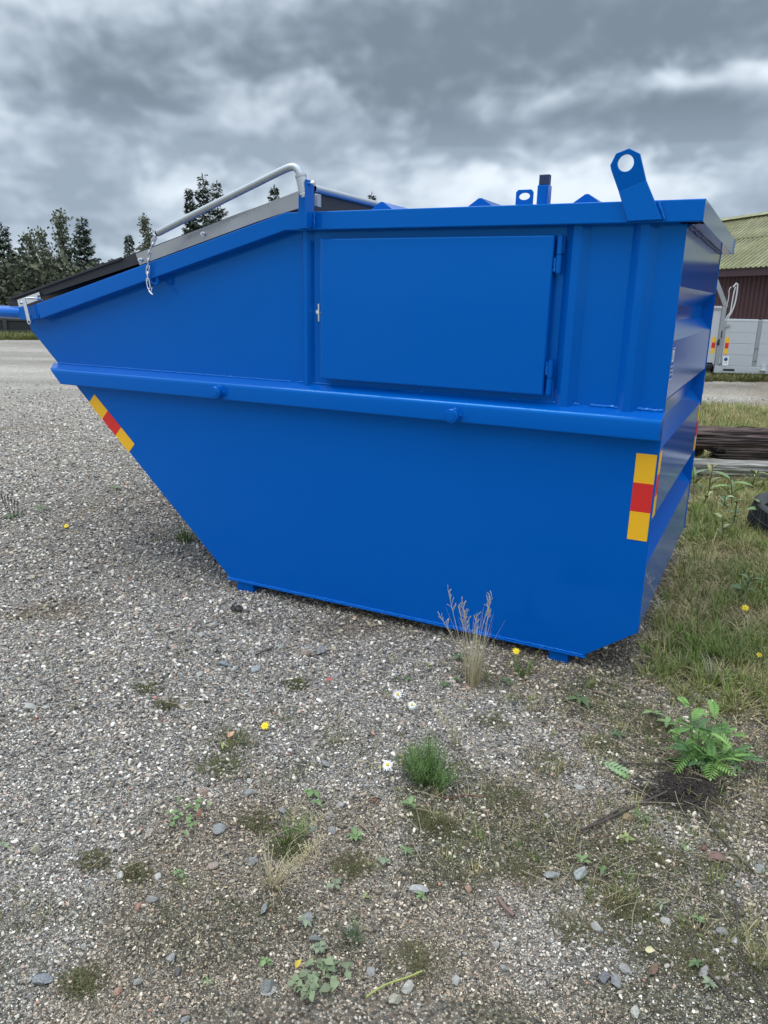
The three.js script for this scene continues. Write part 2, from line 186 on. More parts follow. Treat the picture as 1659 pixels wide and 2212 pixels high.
// stones that can be told apart, each its own piece of the ground
const rockGeos = Array.from({ length: 8 }, (_, k) => rock(300 + k, 1, 0.5 + 0.03 * k, 0.75));
const stoneMats = {};
function stoneMat(c) { const key = c.map(v => Math.round(v * 24) / 24 + 0.0).join(); return stoneMats[key] || (stoneMats[key] = new THREE.MeshStandardMaterial({ color: C(...c), roughness: 0.88, map: grain })); }
function placeStone(o, x, z, w, k, turn, tall = 1, deep = 1) { o.position.set(x, hgt(x, z) + w * 0.17 * tall, z); o.rotation.set(0, turn, 0); o.scale.set(w, w * tall, w * deep); o.castShadow = o.receiveShadow = true; }
{
  const L = [ // x, y, width on the photograph, colour: paler and darker stones scattered in the gravel
    [430, 1460, 16, 0], [388, 1462, 15, 2], [507, 1448, 17, 0], [383, 1405, 12, 1], [549, 1425, 13, 1], [462, 1355, 16, 0], [437, 1375, 14, 0], [520, 1395, 11, 1], [455, 1420, 13, 2], [495, 1470, 15, 0], [310, 1480, 14, 1], [322, 1370, 14, 0], [660, 1418, 22, 5], [693, 1412, 24, 3], [100, 1530, 12, 0],
    [545, 1415, 12, 1], [240, 1530, 12, 3], [675, 1795, 16, 3], [705, 1655, 18, 3], [718, 1800, 18, 2], [715, 1765, 15, 2], [540, 1720, 18, 3], [608, 1755, 14, 3], [735, 1745, 16, 1], [460, 1875, 20, 5], [545, 1865, 22, 3], [475, 1800, 26, 3], [540, 1690, 16, 0], [330, 1945, 20, 2], [570, 1965, 18, 3],
    [255, 2140, 14, 6], [180, 2050, 14, 1], [340, 1895, 14, 0], [370, 2070, 20, 2], [580, 2145, 24, 1], [575, 2280, 26, 3], [400, 2205, 15, 3], [385, 2100, 14, 4], [300, 2120, 14, 2], [660, 1990, 26, 3], [692, 2055, 22, 2], [760, 2010, 22, 1], [800, 2100, 18, 2], [985, 2120, 20, 1], [880, 2135, 24, 0], [1190, 1890, 22, 3], [1010, 1925, 14, 6],
    [1070, 2040, 14, 1], [1350, 2100, 22, 2], [1590, 2030, 18, 0], [1560, 2010, 18, 3], [1440, 1990, 20, 1], [1290, 2005, 22, 1], [1520, 2100, 20, 2], [1330, 2130, 24, 3], [1090, 2090, 16, 2], [1640, 1875, 20, 3], [1540, 1790, 14, 2], [1250, 1700, 14, 1], [1180, 1760, 14, 0],
  ];
  const cols = [[0.64, 0.62, 0.55], [0.54, 0.52, 0.48], [0.40, 0.385, 0.36], [0.37, 0.37, 0.36], [0.14, 0.135, 0.13], [0.45, 0.35, 0.29], [0.5, 0.3, 0.22]], R = rng(9);
  const put = (x, z, w, c, k) => { const o = new THREE.Mesh(rockGeos[k % 8], stoneMat(c)); o.name = 'stone'; placeStone(o, x, z, w, k, R() * 6.28, 0.75 + 0.4 * R(), 0.7 + 0.35 * R()); ground.add(o); };
  L.forEach(([px, py, w, c], i) => { const p = gp(px, py), d = p.distanceTo(CAM); put(p.x, p.z, 1.3 * w / FD * d, cols[c].map(v => v * 1.12), i); });
  for (let i = 0; i < 228;) { const r = 1.9 + 2.4 * R() * R() * 1.2, ph = YAW + (R() - 0.5) * 0.95, x = -Math.sin(ph) * r, z = -Math.cos(ph) * r; if (z < -3.0 && x > -2.6) continue; if (R() < grassMask(x, z) || R() < mossMask(x, z) * 0.8 || R() < sstep(-1.2, 0.2, x) * 0.4) continue; const c = stoneColor(R); put(x, z, 0.011 + 0.02 * R() * R() * R() + 0.002 * r, [c.r, c.g, c.b], i); i++; }
}

// ------------------------------------------------------------------ the blue skip container
const Z0 = -3.053, ZB = -4.797, XR = -0.34;
const skip = worldThing('skip_container', V(-2.0, 0, -3.92), 'bright blue steel skip container with side hatch, sloped black lid and yellow-red markers', 'skip');
{
  const B = M.blue, outline = [[XR, 1.80], [-2.03, 1.80], [-3.775, 1.335], [-3.775, 1.292], [-2.425, 0.048], [-0.549, 0.048], [XR, 0.201]];
  part('side_panel', plateXY(outline, Z0 - 0.006, Z0, 0.0015), B, skip);
  part('side_panel', plateXY(outline, ZB - 0.006, ZB, 0.0015), B, skip);
  { // end wall with three pressed-in horizontal ribs
    const e = 0.058, xo = XR - 0.003, p = [[xo, 1.80]]; for (const [t, b] of [[1.566, 1.371], [1.156, 0.961], [0.68, 0.485]]) p.push([xo, t], [xo - e, t - 0.067], [xo - e, b + 0.067], [xo, b]); p.push([xo, 0.203], [-0.549, 0.053]);
    const inner = p.map(([x, y], i) => [x - 0.006, y]).reverse(), ring = p.concat(inner);
    part('end_wall', rings([ring.map(([x, y]) => V(x, y, Z0 - 0.0075)), ring.map(([x, y]) => V(x, y, ZB - 0.0 + 0.002))], false), B, skip);
  }
  part('front_slope', rings([[V(-3.77, 1.33, Z0 - 0.0075), V(-2.427, 0.05, Z0 - 0.0075), V(-2.42, 0.056, Z0 - 0.0075), V(-3.762, 1.33, Z0 - 0.0075)], [V(-3.77, 1.33, ZB + 0.002), V(-2.427, 0.05, ZB + 0.002), V(-2.42, 0.056, ZB + 0.002), V(-3.762, 1.33, ZB + 0.002)]]), B, skip);
  part('floor', box(-2.44, -0.54, 0.040, 0.0475, ZB - 0.004, Z0 + 0.012, 0.002), B, skip);
  part('weld_seam', bead(V(-2.43, 0.050, Z0 + 0.004), V(-0.549, 0.052, Z0 + 0.004), 0.0042, 1), M.weld, skip);
  part('roof', box(-1.98, -0.36, 1.838, 1.846, -4.84, -3.02), B, skip);
  for (const x of [-1.557, -1.121, -0.703]) part('roof_ridge', rings([-3.045, -4.83].map(z => [V(x - 0.072, 1.845, z), V(x - 0.006, 1.889, z), V(x + 0.006, 1.889, z), V(x + 0.072, 1.845, z)])), B, skip);
  // rim: a folded box section round the top
  const rt = 1.853, rb = 1.779, rf = -2.985, kt = az(615, 456, rf), kb = az(615, 499, rf), band = [[-0.283, rb], [-0.283, rt], [kt.x, rt], [-3.625, 1.431], [-3.604, 1.352], [kb.x, rb]];
  part('rim', plateXY(band, rf - 0.09, rf, 0.004), B, skip);
  part('rim', plateXY(band, -4.87, -4.79, 0.004), B, skip);
  part('rim', plateXY([[-0.284, rb], [-0.284, rt + 0.001], [-0.36, rt + 0.001], [-0.36, rb]], -4.872, rf - 0.0055, 0.004), B, skip);
  part('rim', box(-3.69, -3.612, 1.36, 1.435, -4.865, -3.05, 0.004), B, skip);
  part('rim_end_cap', plateXY([[-0.2815, rb + 0.002], [-0.2815, rt - 0.002], [-0.325, rt - 0.002], [-0.325, rb + 0.002]], -4.876, -4.8715), B, skip);
  part('weld_seam', bead(V(XR + 0.003, 1.776, Z0 - 0.03), V(XR + 0.003, 1.776, ZB + 0.02), 0.006, 2, 0.035), M.weld, skip);
  // mitred corner and the tipping tube in front
  const t0 = az(28, 684, -3.03), tubeY = 1.388;
  part('rim_corner', rings([[V(-3.618, 1.356, -2.99), V(-3.618, 1.434, -2.99), V(-3.618, 1.434, -3.07), V(-3.618, 1.356, -3.07)], [V(-3.70, 1.345, -2.995), V(-3.70, 1.415, -2.995), V(-3.70, 1.415, -3.065), V(-3.70, 1.345, -3.065)], [V(-3.775, 1.345, -2.995), V(-3.775, 1.41, -2.995), V(-3.775, 1.41, -3.065), V(-3.775, 1.345, -3.065)]]), B, skip);
  part('tipping_tube', tube([V(-3.77, 1.377, -3.03), V(-3.95, 1.377, -3.03), V(-4.10, 1.377, -3.05), V(-4.2, 1.377, -3.16), V(-4.21, 1.377, -3.4), V(-4.21, 1.377, -4.4), V(-4.2, 1.377, -4.65), V(-4.1, 1.377, -4.76), V(-3.9, 1.377, -4.79), V(-3.69, 1.377, -4.79)], 0.031, 80, 20), B, skip);
  part('weld_seam', bead(V(-3.777, 1.347, -2.997), V(-3.777, 1.405, -2.997), 0.005, 3), M.weld, skip);
  // mid rail along the side, bevelled on top
  const prof = [[0, 1.112], [0.050, 1.0895], [0.0545, 1.0868], [0.0582, 1.0833], [0.0608, 1.079], [0.0624, 1.0742], [0.063, 1.069], [0.063, 1.010], [0.0615, 1.006], [0.058, 1.005], [0, 1.005]], railL = y => -3.50 - (y - 1.007) * 0.95;
  part('rail', toCreasedNormals(rings([prof.map(([d, y]) => V(d < 0.05 ? railL(y) - 0.01 + d * 0.3 : railL(y), y, Z0 + 0.0008 + d)), prof.map(([d, y]) => V(XR, y, Z0 + 0.0008 + d))]), 0.35), B, skip);
  part('rail', box(-3.545, -3.48, 1.012, 1.075, ZB - 0.02, Z0 - 0.02, 0.006), B, skip);
  part('rail', box(-3.5, XR, 1.007, 1.08, ZB - 0.06, ZB - 0.0075, 0.006), B, skip);
  part('weld_seam', bead(V(-3.57, 1.113, Z0 + 0.003), V(-2.02, 1.113, Z0 + 0.003), 0.0045, 4), M.weld, skip);
  part('weld_seam', bead(V(-1.98, 1.114, Z0 + 0.003), V(-1.5, 1.114, Z0 + 0.003), 0.0045, 5), M.weld, skip);
  part('weld_seam', bead(V(-1.47, 1.113, Z0 + 0.003), V(-0.66, 1.113, Z0 + 0.003), 0.0055, 6), M.weld, skip);
  part('weld_seam', bead(V(-0.62, 1.114, Z0 + 0.004), V(-0.345, 1.113, Z0 + 0.004), 0.0065, 7), M.weld, skip);
  // pressed vertical ribs of the upper side
  const rib = (x, w) => { const t = [[-w, 0], [-w * 0.3, 0.026], [w * 0.3, 0.026], [w, 0]]; return toCreasedNormals(rings([1.10, 1.785].map(y => t.map(([a, d]) => V(x + a, y, Z0 + 0.0006 + d)))), 0.1); };
  part('side_rib', rib(-1.925, 0.032), B, skip); part('side_rib', rib(-0.722, 0.046), B, skip); part('side_rib', rib(-0.478, 0.046), B, skip);
  // pegs
  for (const [px, py] of [[465, 848], [975, 899]]) { const c = az(px, py, Z0 + 0.095), p = part('peg', [cyl(V(c.x, c.y, Z0 + 0.06), V(c.x, c.y, Z0 + 0.098), 0.030, 0.030, 28), cyl(V(c.x, c.y, Z0 + 0.098), V(c.x, c.y, Z0 + 0.102), 0.030, 0.026, 28), cyl(V(c.x, c.y, Z0 + 0.102), V(c.x, c.y, Z0 + 0.106), 0.0185, 0.0165, 24)], B, skip); const R = []; for (let k = 0; k <= 20; k++) R.push(V(c.x + Math.cos(k * 0.314) * 0.032, c.y + Math.sin(k * 0.314) * 0.032, Z0 + 0.066)); for (let k = 0; k < 5; k++) { part('weld_seam', bead(R[k * 4], R[k * 4 + 4], 0.005, 20 + k), M.weld, p); } }
  // hatch
  const hz = -3.005, h0 = az(691, 515, hz), h1 = az(1197, 508, hz), h2 = az(1172, 852, hz), h3 = az(692, 820, hz), hx0 = (h0.x + h3.x) / 2, hx1 = (h1.x + h2.x) / 2, hy1 = (h0.y + h1.y) / 2, hy0 = (h2.y + h3.y) / 2;
  const hatch = part('hatch', box(hx0, hx1, hy0, hy1, Z0 + 0.012, hz, 0.006), B, skip);
  part('hatch_frame', [box(hx0 + 0.02, hx1 - 0.02, hy0 + 0.02, hy0 + 0.05, Z0 + 0.0005, Z0 + 0.013), box(hx0 + 0.02, hx1 - 0.02, hy1 - 0.05, hy1 - 0.02, Z0 + 0.0005, Z0 + 0.013), box(hx0 + 0.02, hx0 + 0.05, hy0 + 0.05, hy1 - 0.05, Z0 + 0.0005, Z0 + 0.013), box(hx1 - 0.05, hx1 - 0.02, hy0 + 0.05, hy1 - 0.05, Z0 + 0.0005, Z0 + 0.013)], B, skip);
  for (const [px, py, up] of [[1203, 550, 1], [1179, 816, 0]]) { const c = az(px, py, Z0 + 0.035), x = hx1 + 0.019, k = [], L = 0.066;
    const hg = part('hinge', [cyl(V(x, c.y + 0.002, Z0 + 0.03), V(x, c.y + L, Z0 + 0.03), 0.0115, 0.0115, 20), cyl(V(x, c.y - L, Z0 + 0.03), V(x, c.y - 0.002, Z0 + 0.03), 0.0115, 0.0115, 20), cyl(V(x, c.y - L - 0.006, Z0 + 0.03), V(x, c.y + L + 0.006, Z0 + 0.03), 0.006, 0.006, 12)], B, skip);
    const yo = up ? -1 : 1; part('weld_seam', bead(V(x - 0.012, c.y + yo * L * 0.95, Z0 + 0.040), V(x - 0.012, c.y + yo * 0.012, Z0 + 0.040), 0.0052, 31 + up), M.weld, hg); part('weld_seam', bead(V(x + 0.011, c.y - yo * L, Z0 + 0.014), V(x + 0.011, c.y - yo * 0.008, Z0 + 0.014), 0.0035, 33 + up), M.weld, hg); }
  { // latch: a small keep plate and a zinc T-handle on the hatch's left edge
    const c = az(683, 676, Z0 + 0.03), l = part('latch', box(hx0 - 0.022, hx0 + 0.002, c.y - 0.045, c.y + 0.045, Z0 + 0.004, Z0 + 0.012, 0.001), B, skip);
    part('latch_handle', [cyl(V(hx0 - 0.017, c.y - 0.036, Z0 + 0.03), V(hx0 - 0.017, c.y + 0.04, Z0 + 0.03), 0.005, 0.006, 14), cyl(V(hx0 - 0.017, c.y + 0.005, Z0 + 0.01), V(hx0 - 0.017, c.y + 0.005, Z0 + 0.042), 0.009, 0.009, 18), cyl(V(hx0 - 0.03, c.y + 0.005, Z0 + 0.026), V(hx0 + 0.004, c.y + 0.001, Z0 + 0.026), 0.0055, 0.0055, 12), cyl(V(hx0 - 0.005, c.y - 0.035, Z0 + 0.022), V(hx0 - 0.005, c.y - 0.006, Z0 + 0.022), 0.004, 0.005, 12)], M.zinc, l); }
  { // lifting lug on the rim, cranked outwards with an octagonal head
    const z = rf + 0.0005, q = (x, y) => { const p = az(x, y, z); return [p.x, p.y]; };
    const hd = (q(1321, 358)[0] + 0), pts = [[1357, 479], [1432, 475], [1397, 390], [1338, 415]].map(a => q(...a));
    const lower = plateXY(pts, z, z + 0.018, 0.002), tilt = 0.13, ax = V(pts[2][0], pts[2][1], z), dir = V(pts[3][0] - pts[2][0], pts[3][1] - pts[2][1], 0).normalize();
    const hole = q(1354, 353), upper = plateXY([[1338, 414.4], [1397, 389.4], [1385, 333], [1362, 322], [1334, 333], [1321, 358], [1323, 369]].map(a => q(...a)), z, z + 0.018, 0.002, [[hole[0], hole[1], 0.0275]]);
    const m = new THREE.Matrix4().makeTranslation(ax.x, ax.y, ax.z).multiply(new THREE.Matrix4().makeRotationAxis(dir, -tilt)).multiply(new THREE.Matrix4().makeTranslation(-ax.x, -ax.y, -ax.z)); upper.applyMatrix4(m);
    const lug = part('lifting_lug', [lower, upper], B, skip);
    const a = q(1401, 400), b = q(1434, 474); part('weld_seam', bead(V(q(1420, 440)[0] + 0.004, q(1420, 436)[1], z + 0.006), V(b[0] + 0.003, b[1], z + 0.006), 0.0058, 41), M.weld, lug); part('weld_seam', bead(V(q(1345, 437)[0] - 0.003, q(1345, 437)[1], z + 0.004), V(pts[0][0] - 0.003, pts[0][1], z + 0.004), 0.004, 42), M.weld, lug);
    part('lifting_lug', plateXY(pts.concat([]).map(p => p).concat([]), -4.89, -4.872, 0.002), B, skip);
  }
  { const c = az(1133, 426, -3.06); part('eyelet', plateXY([[c.x - 0.034, 1.846], [c.x + 0.034, 1.846], [c.x + 0.034, c.y + 0.018], [c.x + 0.026, c.y + 0.027], [c.x - 0.026, c.y + 0.027], [c.x - 0.034, c.y + 0.018]], -3.066, -3.056, 0.001, [[c.x, c.y + 0.003, 0.022, 0.013]]), B, skip);
    const x = -0.872, p = part('post', box(x - 0.020, x + 0.022, 1.846, 1.927, -3.08, -3.04, 0.003), B, skip); part('post_cap', box(x - 0.017, x + 0.021, 1.927, 1.964, -3.078, -3.044, 0.003), new THREE.MeshStandardMaterial({ color: C(0.012, 0.03, 0.09), roughness: 0.5 }), p); part('latch_bar', box(x + 0.022, x + 0.026, 1.846, 1.925, -3.075, -3.03), B, p); }
  // feet
  for (const x of [[-2.385, -2.28], [-0.70, -0.615]]) for (const z of [-3.095, -4.76]) part('foot', box(x[0], x[1], -0.02, 0.0405, z - 0.035, z + 0.037, 0.004), B, skip);
  // reflecting markers, three fields each
  const marker = (pts4, z) => { const P = pts4; for (let k = 0; k < 3; k++) { const a = k / 3, b = (k + 1) / 3, L = (p, q, t) => [lerp(p[0], q[0], t), lerp(p[1], q[1], t)]; part(k === 1 ? 'red_marker' : 'yellow_marker', plateXY([L(P[0], P[3], a), L(P[1], P[2], a), L(P[1], P[2], b), L(P[0], P[3], b)].reverse(), z, z + 0.0015), k === 1 ? M.red : M.yellow, skip); } };
  marker([[-0.425, 0.9425], [-0.348, 0.9425], [-0.348, 0.5925], [-0.425, 0.5925]], Z0 + 0.0006);
  { const s = [-3.315, 0.957], d = [-2.3315 - -2.5785, -0.2275], l = Math.hypot(1.041, 0.959), u = [1.041 / l * 0.37, -0.959 / l * 0.37], n = [-0.959 / l * 0.068, -1.041 / l * 0.068]; marker([[s[0] + n[0], s[1] + n[1]], s, [s[0] + u[0], s[1] + u[1]], [s[0] + u[0] + n[0], s[1] + u[1] + n[1]]], Z0 + 0.0006); }
  for (const z of [Z0 - 0.09, ZB + 0.012]) for (let k = 0; k < 3; k++) part(k === 1 ? 'red_marker' : 'yellow_marker', box(XR - 0.0025, XR - 0.001, 0.945 - (k + 1) * 0.087, 0.945 - k * 0.087, z, z + 0.077), k === 1 ? M.red : M.yellow, skip);
  { // pictogram label on the end wall: white frame, white picture field, three rows of white marks
    const cv = document.createElement('canvas'); cv.width = 96; cv.height = 200; const c = cv.getContext('2d'); c.fillStyle = '#dfe6ee'; c.fillRect(0, 0, 96, 200); c.fillStyle = '#134f9f'; c.fillRect(5, 5, 86, 190); c.fillStyle = '#e8eef4'; c.fillRect(18, 14, 52, 74); c.fillStyle = '#20303c'; c.fillRect(30, 38, 18, 40); c.beginPath(); c.arc(39, 30, 8, 0, 7); c.fill(); c.fillStyle = '#dfe8f2'; for (const y of [112, 138, 164]) for (const [x, w] of [[14, 26], [46, 12], [62, 20]]) c.fillRect(x, y, w, 9);
    const t = new THREE.CanvasTexture(cv); t.colorSpace = THREE.SRGBColorSpace; const g = new THREE.PlaneGeometry(0.085, 0.118); g.rotateY(Math.PI / 2); g.translate(XR - 0.0012, 1.285, Z0 - 0.068); part('pictogram_sticker', g, new THREE.MeshStandardMaterial({ map: t, roughness: 0.75 }), skip, { keepUV: true }); }
  // lid: black plastic on aluminium edges
  const zl = -3.05, lid = part('lid', rings([zl - 0.008, -4.80].map(z => [[18, 662], [20, 645], [265, 556], [283, 549], [520, 458], [676, 403], [676, 456], [612, 466], [290, 576]].map(([x, y]) => { const p = az(x, y, zl); return V(p.x, p.y, z); }))), M.plastic, skip);
  part('lid_edge', plateXY([[301.5, 573], [293, 548.5], [553, 447.5], [676, 400], [676, 440], [640, 452], [600, 464], [553, 480]].map(([x, y]) => { const p = az(x, y, zl); return [p.x, p.y]; }), zl - 0.006, zl, 0.0008), M.alu, lid);
  { const p = az(678, 401, zl); part('lid_edge', tube([V(p.x, p.y - 0.012, zl + 0.004), V(p.x, p.y - 0.012, -4.8)], 0.0165, 4, 16), M.galv, lid); const q = az(684, 432, zl); part('lid_clip', box(q.x - 0.004, q.x + 0.012, q.y - 0.028, q.y + 0.024, zl - 0.02, zl + 0.012, 0.003), M.galv, lid);
    const b0 = az(22, 645, zl), b1 = az(263, 557, zl), b2 = az(268, 575, zl), b3 = az(120, 629, zl); part('lid_trim', plateXY([[b0.x, b0.y - 0.008], [b1.x, b1.y - 0.008], [b1.x, b1.y + 0.004], [b0.x, b0.y + 0.004]], zl - 0.004, zl + 0.006, 0.001), M.black, lid);
    for (const [x, y] of [[305, 561], [440, 505]]) { const c = az(x, y, zl); part('bolt', [cyl(V(c.x, c.y, zl + 0.0005), V(c.x, c.y, zl + 0.006), 0.011, 0.011, 20), cyl(V(c.x, c.y, zl + 0.006), V(c.x, c.y, zl + 0.018), 0.0075, 0.0065, 6)], M.zinc, lid); } }
  { // clasp: plate on the lid, strap hanging over the rim
    const zp = zl + 0.006, P = [[37, 648], [84, 631], [88, 646.5], [41, 663.5]].map(([x, y]) => { const p = az(x, y, zp); return [p.x, p.y]; });
    const cl = part('clasp_plate', plateXY(P.reverse(), zp - 0.004, zp, 0.0008), M.zinc, lid);
    for (const [x, y] of [[44.5, 654], [82, 639.5]]) { const c = az(x, y, zp + 0.006); part('bolt', cyl(V(c.x, c.y, zp), V(c.x, c.y, zp + 0.013), 0.0085, 0.007, 6), M.zinc, lid); }
    const zs = -2.965, a = az(52, 645, zs), b = az(64, 696, zs), w = 0.0125, dx = (b.x - a.x), dy = (b.y - a.y), l = Math.hypot(dx, dy), n = [-dy / l * w, dx / l * w], pts = []; pts.push([a.x + n[0], a.y + n[1]], [a.x - n[0], a.y - n[1]], [b.x - n[0], b.y - n[1]]); for (let k = 1; k < 8; k++) { const t = k / 8 * Math.PI, ux = -n[0] * Math.cos(t) + dx / l * w * Math.sin(t), uy = -n[1] * Math.cos(t) + dy / l * w * Math.sin(t); pts.push([b.x + ux, b.y + uy]); } pts.push([b.x + n[0], b.y + n[1]]);
    part('clasp_strap', [plateXY(pts, zs, zs + 0.005, 0.001, [[b.x + dx / l * 0.001, b.y, 0.0072, 0.0085]]), plateXY([[a.x - w, a.y - 0.004], [a.x + w, a.y - 0.002], [a.x + w, a.y + 0.004], [a.x - w, a.y + 0.002]], zp, zs + 0.004, 0.0006), tube([V(a.x + 0.01, a.y + 0.002, zs - 0.005), V(a.x + 0.045, a.y + 0.004, zs - 0.02), V(a.x + 0.062, a.y - 0.006, zp + 0.012)], 0.0045, 16, 8)], M.zinc, skip);
    const e = az(66, 694, -2.99); part('staple', tube([V(e.x - 0.008, e.y + 0.03, -2.99), V(e.x - 0.003, e.y - 0.006, -2.975), V(e.x + 0.014, e.y - 0.007, -2.985), V(e.x + 0.012, e.y + 0.04, -3.0)], 0.004, 16, 8), B, skip); }
  { // opening bar: bracket, sleeve, bent tube, chain
    const za = rf + 0.004, f = (x, y, z) => az(x, y, z), A = [[646, 494], [673, 493], [671, 412], [647, 415]].map(([x, y]) => { const p = f(x, y, za); return [p.x, p.y]; });
    const br = part('bracket', plateXY(A, za, za + 0.008, 0.001), B, skip), e0 = f(676, 492, za + 0.01), e1 = f(671, 391, za + 0.01);
    part('bracket_flange', box(e0.x - 0.010, e0.x - 0.002, e0.y + 0.002, e1.y, za - 0.004, za + 0.058, 0.001), B, br);
    part('weld_seam', bead(V(e0.x + 0.003, e0.y, za + 0.004), V(e0.x + 0.003, rt - 0.005, za + 0.004), 0.0058, 51), M.weld, br);
    const bt = f(672, 394, za + 0.03); part('bolt', [cyl(V(bt.x - 0.035, bt.y - 0.004, za + 0.03), V(bt.x + 0.02, bt.y - 0.004, za + 0.03), 0.0055, 0.0055, 14), cyl(V(bt.x + 0.006, bt.y - 0.004, za + 0.03), V(bt.x + 0.017, bt.y - 0.004, za + 0.03), 0.011, 0.011, 18)], M.zinc, br);
    const zb = -2.945, s0 = f(650, 381, zb), s1 = f(657.5, 417, zb), ds = s1.clone().sub(s0).normalize();
    const bar = part('opening_bar', tube([[342, 503], [420, 463], [500, 423], [560, 393], [600, 373], [618, 364.5], [629, 361], [637, 361.5], [643, 367], [647, 375], [650, 384]].map(([x, y]) => f(x, y, zb)), 0.0155, 120, 20), M.galv, skip);
    part('sleeve', [cyl(s0, s1, 0.0225, 0.0235, 28), cyl(s0.clone().addScaledVector(ds, -0.006), s0.clone().addScaledVector(ds, 0.004), 0.0245, 0.0245, 28)], M.galv, bar);
    part('sleeve_pin', [cyl(s1.clone(), s1.clone().addScaledVector(ds, 0.006), 0.021, 0.021, 24), cyl(s1.clone().addScaledVector(ds, 0.006), s1.clone().addScaledVector(ds, 0.018), 0.016, 0.014, 20), tube([0, 1, 2, 3, 4].map(k => s1.clone().addScaledVector(ds, 0.012).add(V(Math.cos(k * 1.5) * 0.017, 0, Math.sin(k * 1.5) * 0.017))), 0.003, 20, 6)], M.zinc, bar);
    const ce = f(340, 504, zb); part('bar_end', cyl(ce.clone(), ce.clone().add(V(-0.003, -0.0015, 0)), 0.0145, 0.0145, 20), M.black, bar);
    // chain of oval links
    const cp = [[336, 512, zb], [329, 527, -2.955], [322.5, 545, -2.96], [320.5, 561, -2.965], [320, 577, -2.968], [319, 590, -2.968], [319, 604, -2.965], [322, 621, -2.965]].map(a => f(...a));
    const link = (a, b, flip) => { const c = a.clone().add(b).multiplyScalar(0.5), d = b.clone().sub(a), L = d.length() / 2 + 0.0065, w = 0.0085; d.normalize(); const side = V(0, 0, 1).cross(d).normalize(), u = flip ? V(0, 0, 1).multiplyScalar(0.75).addScaledVector(side, 0.66).normalize() : side, pts = []; for (let k = 0; k < 20; k++) { const t = k / 20 * Math.PI * 2, cx = Math.cos(t), sx = Math.sin(t); pts.push(c.clone().addScaledVector(d, Math.sign(sx) * (L - w) + sx * w).addScaledVector(u, cx * w)); } return tube(pts, 0.0031, 36, 8, true); };
    const ch = part('chain', link(cp[0].clone().add(V(0.004, 0.012, 0)), cp[0].clone().lerp(cp[1], 0.35), 1), M.zinc, skip); for (let k = 0; k + 1 < cp.length; k++) part('chain_link', link(cp[k], cp[k + 1], k % 2), M.zinc, ch);
    const k0 = cp[cp.length - 1].clone().add(V(-0.002, -0.012, 0)); part('chain_hook', [tube([k0, k0.clone().add(V(0.012, -0.012, 0.004)), k0.clone().add(V(0.028, -0.022, 0.004))], 0.0035, 10, 8), tube([k0.clone().add(V(0.016, -0.016, 0.002)), k0.clone().add(V(0.020, 0.004, 0.002)), k0.clone().add(V(0.022, 0.012, 0))], 0.0032, 10, 8)], M.zinc, ch);
    const le = f(334, 604, rf - 0.01); part('chain_eye', plateXY([[le.x - 0.026, le.y - 0.018], [le.x + 0.008, le.y - 0.026], [le.x + 0.026, le.y - 0.014], [le.x + 0.020, le.y + 0.034], [le.x - 0.03, le.y + 0.030]], rf - 0.014, rf - 0.008, 0.001, [[le.x - 0.004, le.y, 0.0145]]), B, skip); }
}

